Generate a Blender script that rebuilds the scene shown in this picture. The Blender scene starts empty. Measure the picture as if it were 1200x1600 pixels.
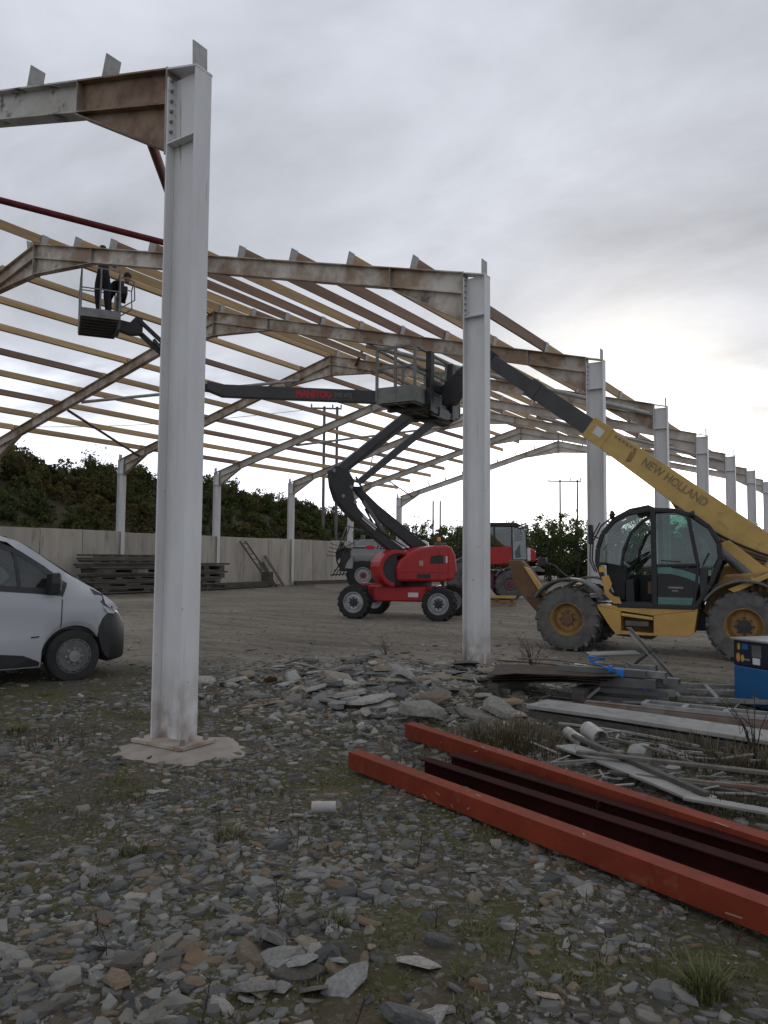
import bpy, bmesh, math, random
import numpy as np
from mathutils import Vector, Matrix

random.seed(7)
RNG = np.random.default_rng(11)
scene = bpy.context.scene
COL = scene.collection
R = math.radians

# ------------------------------------------------------------------ camera
cam_data = bpy.data.cameras.new('camera')
cam_data.sensor_fit = 'VERTICAL'
cam_data.sensor_height = 32.0
cam_data.lens = 1199.5 / 1600 * 32.0
cam_data.clip_start = 0.05
cam_data.clip_end = 3000
cam = bpy.data.objects.new('camera', cam_data)
COL.objects.link(cam)
YAW, PITCH, ROLL = .5767, .0618, .0079
CAM = Vector((4.932, -4.70, 1.6))
_f = Vector((-math.sin(YAW) * math.cos(PITCH), math.cos(YAW) * math.cos(PITCH), math.sin(PITCH)))
_r = Vector((math.cos(YAW), math.sin(YAW), 0))
_u = _r.cross(_f)
_r2 = _r * math.cos(ROLL) + _u * math.sin(ROLL)
_u2 = _u * math.cos(ROLL) - _r * math.sin(ROLL)
cam.matrix_world = Matrix(((_r2.x, _u2.x, -_f.x, CAM.x), (_r2.y, _u2.y, -_f.y, CAM.y), (_r2.z, _u2.z, -_f.z, CAM.z), (0, 0, 0, 1)))
scene.camera = cam

# ------------------------------------------------------------------ sky, sun, exposure
SUN_EL, SUN_AZ = R(9.0), R(15.5)            # azimuth measured from +Y towards -X
SUN_DIR = Vector((-math.sin(SUN_AZ) * math.cos(SUN_EL), math.cos(SUN_AZ) * math.cos(SUN_EL), math.sin(SUN_EL)))
world = bpy.data.worlds.new('World')
scene.world = world
world.use_nodes = True
wn, wl = world.node_tree.nodes, world.node_tree.links
wn.clear()
def wnode(t, **kw):
    n = wn.new(t)
    for k, v in kw.items(): setattr(n, k, v)
    return n
def wmath(op, a, b=None, clamp=False):
    n = wn.new('ShaderNodeMath'); n.operation = op; n.use_clamp = clamp
    for i, v in enumerate((a, b)):
        if v is None: continue
        if isinstance(v, (int, float)): n.inputs[i].default_value = v
        else: wl.new(v, n.inputs[i])
    return n.outputs[0]
sky = wnode('ShaderNodeTexSky', sky_type='NISHITA', sun_disc=False, sun_elevation=SUN_EL, sun_rotation=-SUN_AZ, air_density=1.0, dust_density=3.0)
tc = wnode('ShaderNodeTexCoord')
sep = wnode('ShaderNodeSeparateXYZ'); wl.new(tc.outputs['Generated'], sep.inputs[0])
zc = wmath('MAXIMUM', sep.outputs[2], 0.0)
den = wmath('ADD', zc, 0.16)
comb = wnode('ShaderNodeCombineXYZ')
wl.new(wmath('DIVIDE', sep.outputs[0], den), comb.inputs[0])
wl.new(wmath('DIVIDE', sep.outputs[1], den), comb.inputs[1])
mp = wnode('ShaderNodeMapping'); wl.new(comb.outputs[0], mp.inputs[0])
mp.inputs['Rotation'].default_value = (0, 0, R(35)); mp.inputs['Scale'].default_value = (.75, 1.15, 1); mp.inputs['Location'].default_value = (3.1, 1.7, 0)
n1 = wnode('ShaderNodeTexNoise'); wl.new(mp.outputs[0], n1.inputs['Vector'])
n1.inputs['Scale'].default_value = 1.7; n1.inputs['Detail'].default_value = 8; n1.inputs['Roughness'].default_value = .56; n1.inputs['Distortion'].default_value = .35
n2 = wnode('ShaderNodeTexNoise'); wl.new(mp.outputs[0], n2.inputs['Vector'])
n2.inputs['Scale'].default_value = .45; n2.inputs['Detail'].default_value = 3
dotn = wnode('ShaderNodeVectorMath', operation='DOT_PRODUCT'); wl.new(tc.outputs['Generated'], dotn.inputs[0]); dotn.inputs[1].default_value = SUN_DIR
sd = wmath('MAXIMUM', dotn.outputs['Value'], 0.0)
glow = wmath('ADD', wmath('MULTIPLY', wmath('POWER', sd, 120.0), 9.0), wmath('MULTIPLY', wmath('POWER', sd, 4.0), .35))
# bright strip of open sky under the edge of the cloud deck, strongest towards the hidden sun
band = wmath('DIVIDE', wmath('SUBTRACT', wmath('ADD', .24, wmath('MULTIPLY', wmath('SUBTRACT', n1.outputs['Fac'], .5), .20)), zc), .12, True)
band = wmath('MULTIPLY', band, wmath('MULTIPLY', band, wmath('SUBTRACT', 3.0, wmath('MULTIPLY', band, 2.0))))
hor = wmath('ADD', wmath('MULTIPLY', band, wmath('ADD', 1.1, wmath('MULTIPLY', wmath('POWER', sd, 3.0), 14.0))), wmath('MULTIPLY', wmath('POWER', 2.718, wmath('MULTIPLY', zc, -8.0)), 1.2))
cl = wmath('ADD', wmath('MULTIPLY', wmath('SUBTRACT', n1.outputs['Fac'], .5), 7.5), wmath('MULTIPLY', wmath('SUBTRACT', n2.outputs['Fac'], .5), 4.0))
base = wmath('ADD', wmath('ADD', 6.1, cl), hor)
lum = wmath('ADD', base, glow)
tint = wnode('ShaderNodeMix', data_type='RGBA'); 
tint.inputs[6].default_value = (.935, .98, 1.095, 1); tint.inputs[7].default_value = (1.01, 1.0, .985, 1)
wl.new(wmath('MULTIPLY', glow, .25, True), tint.inputs[0])
cloudc = wnode('ShaderNodeVectorMath', operation='SCALE'); wl.new(tint.outputs[2], cloudc.inputs[0]); wl.new(lum, cloudc.inputs['Scale'])
mixs = wnode('ShaderNodeMix', data_type='RGBA'); mixs.inputs[0].default_value = .975
wl.new(sky.outputs[0], mixs.inputs[6]); wl.new(cloudc.outputs[0], mixs.inputs[7])
bg = wnode('ShaderNodeBackground'); bg.inputs['Strength'].default_value = .1
wl.new(mixs.outputs[2], bg.inputs['Color'])
wo = wnode('ShaderNodeOutputWorld'); wl.new(bg.outputs[0], wo.inputs[0])

sun_data = bpy.data.lights.new('sun', 'SUN')
sun_data.energy = .8; sun_data.angle = R(24); sun_data.color = (1.0, .95, .88)
sun = bpy.data.objects.new('sun', sun_data); COL.objects.link(sun)
sun.rotation_euler = SUN_DIR.to_track_quat('Z', 'Y').to_euler()

scene.view_settings.view_transform = 'Standard'
scene.view_settings.look = 'None'
scene.view_settings.exposure = 0.0
scene.view_settings.gamma = 1.0
scene.view_settings.use_curve_mapping = False
scene.cycles.max_bounces = 8
scene.cycles.transparent_max_bounces = 24
scene.cycles.use_denoising = True

# ------------------------------------------------------------------ materials
def mat(name, c1, c2=None, scale=4, rough=.6, metal=0, bump=0, bscale=40, dirt=None, rand=0, island=0, detail=6, spec=.5, stretch=None, lo=.38, hi=.62):
    """Principled material: colour c1 mottled with c2, optional dirt=(colour, amount, scale, edge), per-object or per-island value variation."""
    m = bpy.data.materials.new(name); m.use_nodes = True
    N, L = m.node_tree.nodes, m.node_tree.links
    b = N['Principled BSDF']
    b.inputs['Roughness'].default_value = rough; b.inputs['Metallic'].default_value = metal
    b.inputs['Specular IOR Level'].default_value = spec
    t = N.new('ShaderNodeTexCoord'); vec = t.outputs['Object']
    if stretch:
        q = N.new('ShaderNodeMapping'); q.inputs['Scale'].default_value = stretch; L.new(vec, q.inputs[0]); vec = q.outputs[0]
    def noise(sc, det, off=0):
        n = N.new('ShaderNodeTexNoise'); n.inputs['Scale'].default_value = sc; n.inputs['Detail'].default_value = det; n.inputs['Roughness'].default_value = .62
        L.new(vec, n.inputs['Vector']); return n.outputs['Fac']
    def ramp(src, a, z):
        r = N.new('ShaderNodeMapRange'); r.inputs['From Min'].default_value = a; r.inputs['From Max'].default_value = z; r.clamp = True
        L.new(src, r.inputs['Value']); return r.outputs['Result']
    def mix(f, a, z, mode='MIX'):
        x = N.new('ShaderNodeMix'); x.data_type = 'RGBA'; x.blend_type = mode
        for i, v in ((0, f), (6, a), (7, z)):
            if isinstance(v, (int, float)): x.inputs[i].default_value = v
            elif isinstance(v, tuple): x.inputs[i].default_value = v if len(v) == 4 else (*v, 1)
            else: L.new(v, x.inputs[i])
        return x.outputs[2]
    col = tuple(c1)
    if c2: col = mix(ramp(noise(scale, detail), lo, hi), col, tuple(c2))
    if dirt:
        dc, am, ds, ed = dirt
        col = mix(ramp(noise(ds, 8), 1 - am - ed, 1 - am + ed), col, tuple(dc))
    if rand or island:
        if island: g = N.new('ShaderNodeNewGeometry'); src = g.outputs['Random Per Island']; am = island
        else: g = N.new('ShaderNodeObjectInfo'); src = g.outputs['Random']; am = rand
        r = N.new('ShaderNodeMapRange'); r.inputs['To Min'].default_value = 1 - am; r.inputs['To Max'].default_value = 1 + am * .8; L.new(src, r.inputs['Value'])
        cc = N.new('ShaderNodeCombineColor'); [L.new(r.outputs[0], cc.inputs[i]) for i in range(3)]
        col = mix(1.0, col, cc.outputs[0], 'MULTIPLY')
    if isinstance(col, tuple): b.inputs['Base Color'].default_value = (*col[:3], 1)
    else: L.new(col, b.inputs['Base Color'])
    if bump:
        bn = N.new('ShaderNodeBump'); bn.inputs['Strength'].default_value = bump; bn.inputs['Distance'].default_value = .02
        L.new(noise(bscale, 6), bn.inputs['Height']); L.new(bn.outputs[0], b.inputs['Normal'])
    return m
def glass(name, tintc, mixf=.12, rough=.03):
    m = bpy.data.materials.new(name); m.use_nodes = True
    N, L = m.node_tree.nodes, m.node_tree.links; N.clear()
    tr = N.new('ShaderNodeBsdfTransparent'); tr.inputs[0].default_value = (*tintc, 1)
    gl = N.new('ShaderNodeBsdfGlossy'); gl.inputs['Roughness'].default_value = rough; gl.inputs[0].default_value = (.9, .95, .95, 1)
    df = N.new('ShaderNodeBsdfDiffuse'); df.inputs[0].default_value = (.25, .24, .21, 1)
    m1 = N.new('ShaderNodeMixShader'); m1.inputs[0].default_value = mixf
    L.new(tr.outputs[0], m1.inputs[1]); L.new(gl.outputs[0], m1.inputs[2])
    m2 = N.new('ShaderNodeMixShader'); m2.inputs[0].default_value = .06     # film of dust
    L.new(m1.outputs[0], m2.inputs[1]); L.new(df.outputs[0], m2.inputs[2])
    o = N.new('ShaderNodeOutputMaterial'); L.new(m2.outputs[0], o.inputs[0])
    return m
M = {}
M['col'] = mat('painted_steel', (.74, .74, .735), (.68, .675, .665), 2.2, .45, bump=.05, bscale=9, dirt=((.30, .25, .19), .245, 5, .06), stretch=(1, 1, .35))
M['colbase'] = mat('stained_base', (.42, .37, .31), (.30, .23, .17), 6, .6, dirt=((.16, .07, .03), .36, 9, .08))
M['raf'] = mat('stained_rafter_steel', (.60, .56, .49), (.30, .21, .135), 1.7, .6, bump=.15, bscale=22, dirt=((.045, .035, .028), .34, 3.2, .10), lo=.36, hi=.58)
M['raf2'] = mat('stained_rafter_grey', (.60, .57, .52), (.42, .36, .29), 1.3, .6, bump=.1, bscale=22, dirt=((.09, .07, .055), .28, 3.0, .10))
M['rust'] = mat('rusty_web', (.26, .18, .11), (.14, .07, .04), 4, .7, bump=.2, bscale=30, dirt=((.38, .34, .28), .34, 3, .08))
M['flange'] = mat('dirty_flange', (.36, .34, .31), (.22, .18, .14), 2.5, .6, dirt=((.06, .05, .04), .27, 6, .1))
M['purlin'] = mat('timber_purlin', (.53, .37, .185), (.40, .26, .12), 1.6, .65, rand=.22, stretch=(6, .35, 6), bump=.1, bscale=10, dirt=((.05, .03, .02), .20, 7, .05))
M['purlin2'] = mat('dark_timber_purlin', (.30, .19, .12), (.20, .12, .08), 1.6, .65, rand=.2, stretch=(6, .35, 6), bump=.1, bscale=10)
M['cleat'] = mat('galvanised_cleat', (.42, .42, .40), (.32, .31, .29), 9, .55, dirt=((.12, .10, .08), .30, 14, .06))
M['redtube'] = mat('red_oxide_tube', (.15, .026, .026), (.10, .02, .02), 6, .7, spec=.15)
M['browntube'] = mat('brown_tube', (.17, .075, .055), (.12, .06, .045), 6, .7, spec=.15)
M['greytube'] = mat('grey_tube', (.42, .42, .42), (.34, .33, .32), 6, .45)
M['conc'] = mat('concrete_panel', (.48, .445, .38), (.39, .36, .305), 1.6, .85, bump=.25, bscale=25, dirt=((.17, .155, .13), .33, 2.2, .12), rand=.12, stretch=(1, 1.6, .3))
M['raf0'] = mat('blotched_rafter', (.50, .48, .44), (.36, .33, .28), 2.4, .6, bump=.15, bscale=22, dirt=((.05, .045, .04), .40, 4.5, .05))
M['pad'] = mat('concrete_pad', (.33, .29, .245), (.25, .215, .175), 5, .9, bump=.4, bscale=35, dirt=((.07, .06, .05), .30, 14, .06))
def column_mat():
    m = mat('painted_column', (.70, .70, .695), (.62, .615, .60), 2.2, .5, bump=.06, bscale=9, dirt=((.36, .31, .25), .235, 5, .06), stretch=(1, 1, .35)); N, L = m.node_tree.nodes, m.node_tree.links; b = N['Principled BSDF']
    src = b.inputs['Base Color'].links[0].from_socket; t = N.new('ShaderNodeTexCoord'); sp = N.new('ShaderNodeSeparateXYZ'); L.new(t.outputs['Object'], sp.inputs[0])
    def nz(sc, st, det=6):
        q = N.new('ShaderNodeMapping'); q.inputs['Scale'].default_value = st; L.new(t.outputs['Object'], q.inputs[0]); n = N.new('ShaderNodeTexNoise'); n.inputs['Scale'].default_value = sc; n.inputs['Detail'].default_value = det; L.new(q.outputs[0], n.inputs['Vector']); return n.outputs['Fac']
    def mr(v, a, z, lo=0, hi=1): r = N.new('ShaderNodeMapRange'); r.clamp = True; [setattr(r.inputs[k], 'default_value', x) for k, x in (('From Min', a), ('From Max', z), ('To Min', lo), ('To Max', hi))]; L.new(v, r.inputs['Value']); return r.outputs[0]
    def mul(a, c): x = N.new('ShaderNodeMath'); x.operation = 'MULTIPLY'; L.new(a, x.inputs[0]); L.new(c, x.inputs[1]); return x.outputs[0]
    def mix(f, a, c): x = N.new('ShaderNodeMix'); x.data_type = 'RGBA'; L.new(f, x.inputs[0]); L.new(a, x.inputs[6]); x.inputs[7].default_value = (*c, 1); return x.outputs[2]
    col = mix(mr(nz(9, (2.2, 2.2, .10), 4), .58, .76, 0, .32), src, (.44, .41, .36))                       # grey runs down the paint
    col = mix(mul(mr(nz(5, (3, 3, .22), 5), .63, .72), mr(nz(.7, (1, 1, 1), 2), .52, .64)), col, (.26, .16, .09))   # a few rust runs
    col = mix(mr(nz(30, (1, 1, .5), 3), .735, .75), col, (.05, .04, .035))                               # chips
    col = mix(mul(mr(sp.outputs[2], 0, .75, 1, 0), mr(nz(7, (1, 1, .6), 6), .34, .60)), col, (.25, .19, .14))     # mud splashed up at the foot
    L.new(col, b.inputs['Base Color']); return m
M['col'] = column_mat()
M['bolt'] = mat('bolt_steel', (.22, .21, .20), None, rough=.5, metal=.3)

# ------------------------------------------------------------------ mesh helpers
def tag(o, label=None, cat=None, group=None, kind=None):
    for k, v in (('label', label), ('category', cat), ('group', group), ('kind', kind)):
        if v: o[k] = v
    return o
def thing(name, label, cat, loc=(0, 0, 0), rz=0, group=None):
    o = bpy.data.objects.new(name, None); COL.objects.link(o)
    o.location = loc; o.rotation_euler = (0, 0, rz); o.empty_display_size = .2
    return tag(o, label, cat, group)
def link(name, me, m, parent=None):
    o = bpy.data.objects.new(name, me); COL.objects.link(o)
    if m is not None and not me.materials: me.materials.append(m)
    if parent: o.parent = parent
    return o
class MB:
    def __init__(s): s.v, s.f = [], []
    def add(s, vs, fs):
        o = len(s.v); s.v += [tuple(p) for p in vs]; s.f += [tuple(i + o for i in f) for f in fs]; return s
    def hexa(s, o, a, b, c):
        o, a, b, c = Vector(o), Vector(a), Vector(b), Vector(c)
        return s.add([o, o + a, o + a + b, o + b, o + c, o + a + c, o + a + b + c, o + b + c],
                     [(0, 3, 2, 1), (4, 5, 6, 7), (0, 1, 5, 4), (1, 2, 6, 5), (2, 3, 7, 6), (3, 0, 4, 7)])
    def box(s, x0, x1, y0, y1, z0, z1): return s.hexa((x0, y0, z0), (x1 - x0, 0, 0), (0, y1 - y0, 0), (0, 0, z1 - z0))
    def bar(s, p, q, w, h, up=(0, 0, 1)):
        p, q = Vector(p), Vector(q); a = q - p; d = a.normalized(); up = Vector(up)
        if abs(d.dot(up)) > .98: up = Vector((0, 1, 0))
        e = d.cross(up).normalized(); u = e.cross(d).normalized()
        return s.hexa(p - e * w / 2 - u * h / 2, a, e * w, u * h)
    def tube(s, pts, r, n=8, caps=True):
        pts = [Vector(p) for p in pts]; rs = r if isinstance(r, (list, tuple)) else [r] * len(pts)
        rings = []; ref = None
        for i, p in enumerate(pts):
            d = ((pts[min(i + 1, len(pts) - 1)] - pts[max(i - 1, 0)])).normalized()
            if ref is None:
                ref = Vector((0, 0, 1)) if abs(d.z) < .9 else Vector((0, 1, 0))
            e = d.cross(ref).normalized(); u = e.cross(d).normalized(); ref = u
            rings.append([p + (e * math.cos(2 * math.pi * k / n) + u * math.sin(2 * math.pi * k / n)) * rs[i] for k in range(n)])
        vs = [p for rg in rings for p in rg]; fs = []
        for i in range(len(pts) - 1):
            for k in range(n):
                a, b = i * n + k, i * n + (k + 1) % n; fs.append((a, b, b + n, a + n))
        if caps: fs += [tuple(range(n))[::-1], tuple(range(len(vs) - n, len(vs)))]
        return s.add(vs, fs)
    def cyl(s, p, q, r1, r2=None, n=16): return s.tube([p, q], [r1, r1 if r2 is None else r2], n)
    def prism(s, poly, a, b, to=None):
        """outline of (u, v) pairs extruded from a to b; to(u, v, w) gives the point (default u->x, w->y, v->z)"""
        to = to or (lambda u, v, w: (u, w, v)); n = len(poly)
        vs = [to(u, v, a) for u, v in poly] + [to(u, v, b) for u, v in poly]
        return s.add(vs, [tuple(range(n)), tuple(range(2 * n - 1, n - 1, -1))] + [(i, i + n, (i + 1) % n + n, (i + 1) % n) for i in range(n)])
    def lathe(s, prof, c, axis, n=28):
        c, ax = Vector(c), Vector(axis).normalized()
        ref = Vector((0, 0, 1)) if abs(ax.z) < .9 else Vector((1, 0, 0)); e = ax.cross(ref).normalized(); u = ax.cross(e)
        vs = [c + ax * h + (e * math.cos(2 * math.pi * k / n) + u * math.sin(2 * math.pi * k / n)) * r for r, h in prof for k in range(n)]; fs = []
        for i in range(len(prof) - 1):
            for k in range(n):
                a, b = i * n + k, i * n + (k + 1) % n; fs.append((a, b, b + n, a + n))
        return s.add(vs, fs)
    def loft(s, secs, closed=True, caps=True):
        n = len(secs[0]); vs = [p for sc in secs for p in sc]; fs = []
        for i in range(len(secs) - 1):
            for k in range(n if closed else n - 1):
                a, b = i * n + k, i * n + (k + 1) % n; fs.append((a, b, b + n, a + n))
        if caps: fs += [tuple(range(n))[::-1], tuple(range(len(vs) - n, len(vs)))]
        return s.add(vs, fs)
    def mesh(s, name, xf=None, smooth=False, recalc=True):
        me = bpy.data.meshes.new(name); me.from_pydata(s.v, [], s.f)
        if recalc:
            bm = bmesh.new(); bm.from_mesh(me); bmesh.ops.recalc_face_normals(bm, faces=bm.faces); bm.to_mesh(me); bm.free()
        if xf is not None: me.transform(xf)
        if smooth: me.polygons.foreach_set('use_smooth', [True] * len(me.polygons)); 
        me.update(); return me
    def build(s, name, m, parent=None, bevel=0, smooth=False, xf=None, seg=2, angle=35):
        me = s.mesh(name, xf, smooth); o = link(name, me, m, parent)
        if bevel:
            b = o.modifiers.new('bevel', 'BEVEL'); b.width = bevel; b.segments = seg; b.limit_method = 'ANGLE'; b.angle_limit = R(angle)
            b.harden_normals = False
        if smooth and not bevel:
            try: me.set_sharp_from_angle(angle=R(40))
            except Exception: pass
        return o
def copy_tree(o, parent=None):
    c = o.copy(); COL.objects.link(c); c.parent = parent
    for ch in list(o.children): copy_tree(ch, c)
    return c
def text_mesh(body, size, extrude=.004, shear=0, bold=0):
    cu = bpy.data.curves.new('lettering', 'FONT'); cu.body = body; cu.size = size; cu.extrude = extrude; cu.align_x = 'LEFT'; cu.shear = shear; cu.offset = bold; cu.resolution_u = 3
    t = bpy.data.objects.new('t', cu); COL.objects.link(t)
    dg = bpy.context.evaluated_depsgraph_get()
    me = bpy.data.meshes.new_from_object(t.evaluated_get(dg)); bpy.data.objects.remove(t); return me
def vnoise(x, y, s=0):
    x = np.asarray(x, float); y = np.asarray(y, float); xi, yi = np.floor(x), np.floor(y); fx, fy = x - xi, y - yi
    h = lambda a, b: np.modf(np.abs(np.sin(a * 127.1 + b * 311.7 + s * 74.7) * 43758.5453))[0]
    fx, fy = fx * fx * (3 - 2 * fx), fy * fy * (3 - 2 * fy)
    return (h(xi, yi) * (1 - fx) + h(xi + 1, yi) * fx) * (1 - fy) + (h(xi, yi + 1) * (1 - fx) + h(xi + 1, yi + 1) * fx) * fy
def fbm(x, y, s=0, o=4): return sum(vnoise(x * 2 ** i, y * 2 ** i, s + i) / 2 ** i for i in range(o)) / sum(1 / 2 ** i for i in range(o)) - .5
def np_mesh(name, V, F):
    """fast mesh: V (n,3), F (m,k) with constant k"""
    me = bpy.data.meshes.new(name); k = F.shape[1]
    me.vertices.add(len(V)); me.vertices.foreach_set('co', np.ascontiguousarray(V, np.float32).ravel())
    me.loops.add(F.size); me.loops.foreach_set('vertex_index', np.ascontiguousarray(F, np.int32).ravel())
    me.polygons.add(len(F)); me.polygons.foreach_set('loop_start', np.arange(len(F), dtype=np.int32) * k)
    try: me.polygons.foreach_set('loop_total', np.full(len(F), k, np.int32))
    except Exception: pass
    me.update(calc_edges=True); me.validate(); me.polygons.foreach_set('use_smooth', [False] * len(me.polygons)); return me
# ------------------------------------------------------------------ ground
def ground_mat():
    m = bpy.data.materials.new('yard_ground'); m.use_nodes = True
    N, L = m.node_tree.nodes, m.node_tree.links; b = N['Principled BSDF']; b.inputs['Roughness'].default_value = .95; b.inputs['Specular IOR Level'].default_value = .2
    t = N.new('ShaderNodeTexCoord').outputs['Object']
    def noise(sc, det=8, rgh=.6, vec=t):
        n = N.new('ShaderNodeTexNoise'); n.inputs['Scale'].default_value = sc; n.inputs['Detail'].default_value = det; n.inputs['Roughness'].default_value = rgh; L.new(vec, n.inputs['Vector']); return n.outputs['Fac']
    def rng(src, a, z):
        r = N.new('ShaderNodeMapRange'); r.inputs['From Min'].default_value = a; r.inputs['From Max'].default_value = z; r.clamp = True; L.new(src, r.inputs['Value']); return r.outputs[0]
    def mix(f, a, z):
        x = N.new('ShaderNodeMix'); x.data_type = 'RGBA'
        for i, v in ((0, f), (6, a), (7, z)):
            if isinstance(v, tuple): x.inputs[i].default_value = (*v, 1)
            else: L.new(v, x.inputs[i])
        return x.outputs[2]
    def mul(a, c):
        x = N.new('ShaderNodeMath'); x.operation = 'MULTIPLY'
        for i, v in enumerate((a, c)):
            if isinstance(v, (int, float)): x.inputs[i].default_value = v
            else: L.new(v, x.inputs[i])
        return x.outputs[0]
    # packed yard dirt: tan grey, with streaks drawn out by wheels
    q = N.new('ShaderNodeMapping'); q.inputs['Rotation'].default_value = (0, 0, R(-33)); q.inputs['Scale'].default_value = (.35, 2.2, 1); L.new(t, q.inputs[0])
    yard = mix(rng(noise(.9, 8, .65, q.outputs[0]), .38, .64), (.235, .205, .160), (.118, .103, .082))
    yard = mix(rng(noise(.23, 5, .6), .46, .66), yard, (.270, .238, .190))
    yard = mix(rng(noise(5, 6), .52, .70), yard, (.080, .072, .062))
    # slate rubble field: dark grey soil, brown patches, moss
    near = mix(rng(noise(2.2), .36, .62), (.088, .075, .052), (.050, .043, .030))
    near = mix(rng(noise(.8), .54, .70), near, (.110, .078, .044))
    near = mix(rng(noise(1.1, 9, .7), .44, .57), near, (.066, .065, .021))
    vor = N.new('ShaderNodeTexVoronoi'); vor.inputs['Scale'].default_value = 38; L.new(t, vor.inputs['Vector'])
    vc = N.new('ShaderNodeSeparateColor'); L.new(vor.outputs['Color'], vc.inputs[0])
    near = mix(mul(rng(vc.outputs[0], .55, 1.0), .55), near, (.16, .150, .128))
    att = N.new('ShaderNodeAttribute'); att.attribute_name = 'rubble'
    sm = rng(att.outputs['Fac'], 0, 1)
    L.new(mix(sm, yard, near), b.inputs['Base Color'])
    bp = N.new('ShaderNodeBump'); bp.inputs['Strength'].default_value = .7; bp.inputs['Distance'].default_value = .03
    L.new(noise(26, 8, .7), bp.inputs['Height']); L.new(bp.outputs[0], b.inputs['Normal'])
    return m
def rubble_mask(x, y):
    """1 on the slate field around the camera, 0 on the packed yard; edge measured along the first two columns"""
    d = (y - 5.0) * .86 - (x - 0) * .50 + (x < -3) * (x + 3) * .25
    d = d + fbm(x * .5, y * .5, 3) * 3.2
    return np.clip(.5 - d / 1.6, 0, 1)
def height(x, y):
    x = np.asarray(x, float); y = np.asarray(y, float)
    h = fbm(x * .45, y * .45, 1) * .10 + fbm(x * 2.1, y * 2.1, 5) * .045 * rubble_mask(x, y)
    g = lambda cx, cy, sx, sy, a: a * np.exp(-((x - cx) / sx) ** 2 - ((y - cy) / sy) ** 2)
    h = h + g(-.4, 3.6, 1.6, 1.2, .16) + g(.9, 3.0, 1.0, .8, .10) + g(.6, 5.0, .9, .6, .12)
    h = h + np.clip((-20.6 - x) / 2.0, 0, 1) * .16
    flat = lambda cx, cy, r: np.clip((np.hypot(x - cx, y - cy) - r) / .6, 0, 1)
    h = h * (.12 + .88 * flat(-.1, -.1, .75)) * (.25 + .75 * np.minimum(flat(.2, 8.7, .6), flat(3.1, 9, .6)))
    far = np.clip((np.hypot(x - 5, y + 5) - 60) / 60, 0, 1)
    return h * (1 - far)
def axis(lo, hi, fine, f0, f1, step):
    a = list(np.arange(f0, f1 + 1e-6, fine)); x, d = f0, fine
    while x > lo: d = min(d * 1.18, step); x -= d; a.insert(0, x)
    x, d = f1, fine
    while x < hi: d = min(d * 1.18, step); x += d; a.append(x)
    return np.array(a)
gx, gy = axis(-700, 500, .09, -7, 6.5, 90), axis(-250, 900, .09, -4.5, 8, 90)
X, Y = np.meshgrid(gx, gy); Z = height(X, Y)
nx, ny = len(gx), len(gy)
idx = np.arange(nx * ny).reshape(ny, nx)
F = np.stack([idx[:-1, :-1], idx[:-1, 1:], idx[1:, 1:], idx[1:, :-1]], -1).reshape(-1, 4)
me = np_mesh('ground', np.stack([X, Y, Z], -1).reshape(-1, 3), F)
at = me.attributes.new('rubble', 'FLOAT', 'POINT'); at.data.foreach_set('value', rubble_mask(X, Y).astype(np.float32).ravel())
me.polygons.foreach_set('use_smooth', [True] * len(me.polygons))
GROUND = tag(link('ground', me, ground_mat()), 'stony slate and packed dirt ground of the building yard', kind='structure')
def gz(x, y): return float(height(x, y))

# concrete pad under the near column
random.seed(3)
mb = MB(); ring = []
for k in range(40):
    a = 2 * math.pi * k / 40; r = .50 + .05 * math.sin(2 * a + .6) + .035 * math.sin(5 * a) + .03 * math.sin(9 * a + 1) + random.uniform(-.03, .03)
    ring.append((-.02 + r * math.cos(a) * 1.05, -.13 + r * math.sin(a)))
n = 40; mb.v = []
for q, zz in ((1.12, -.05), (.96, .012), (.78, .032), (.5, .037)):
    for x, y in ring: mb.v.append((-.02 + (x + .02) * q * (1 + random.uniform(-.035, .035)), -.13 + (y + .13) * q * (1 + random.uniform(-.035, .035)), zz - .008 + random.uniform(-.006, .006) * (q > .6)))
mb.f = [(r_ * n + i, r_ * n + (i + 1) % n, (r_ + 1) * n + (i + 1) % n, (r_ + 1) * n + i) for r_ in range(3) for i in range(n)] + [tuple(range(3 * n, 4 * n))]
tag(mb.build('concrete_footing', M['pad'], smooth=True), 'pale poured concrete footing around the base of the near column', kind='structure')

# ------------------------------------------------------------------ hill behind the wall
def hill_h(x, y):
    t = np.clip((-24.2 - x) / 13.0, 0, 1); t = t * t * (3 - 2 * t)
    crest = np.interp(y, [-60, 0, 20, 36, 46, 54, 64, 90], [7.2, 6.9, 6.5, 6.1, 5.4, 4.0, 1.6, .2])
    z = 1.0 + t * (crest - 1.0)
    z = z * np.clip((92 - y) / 30, 0, 1)
    return z + fbm(x * .3, y * .3, 9) * 1.2 * t - .1
hx, hy = np.concatenate([np.linspace(-24.0, -44, 26), [-60, -100]]), np.arange(-20, 100, 1.6)
X, Y = np.meshgrid(hx, hy); Z = hill_h(X, Y); Z[:, -1] = -2
idx = np.arange(X.size).reshape(X.shape)
F = np.stack([idx[:-1, :-1], idx[1:, :-1], idx[1:, 1:], idx[:-1, 1:]], -1).reshape(-1, 4)
me = np_mesh('hill', np.stack([X, Y, Z], -1).reshape(-1, 3), F)
M['hill'] = mat('hillside_earth', (.040, .046, .018), (.070, .050, .026), .8, .95, detail=8)
tag(link('hill', me, M['hill']), 'scrub covered bank rising behind the concrete wall', kind='structure')

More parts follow.
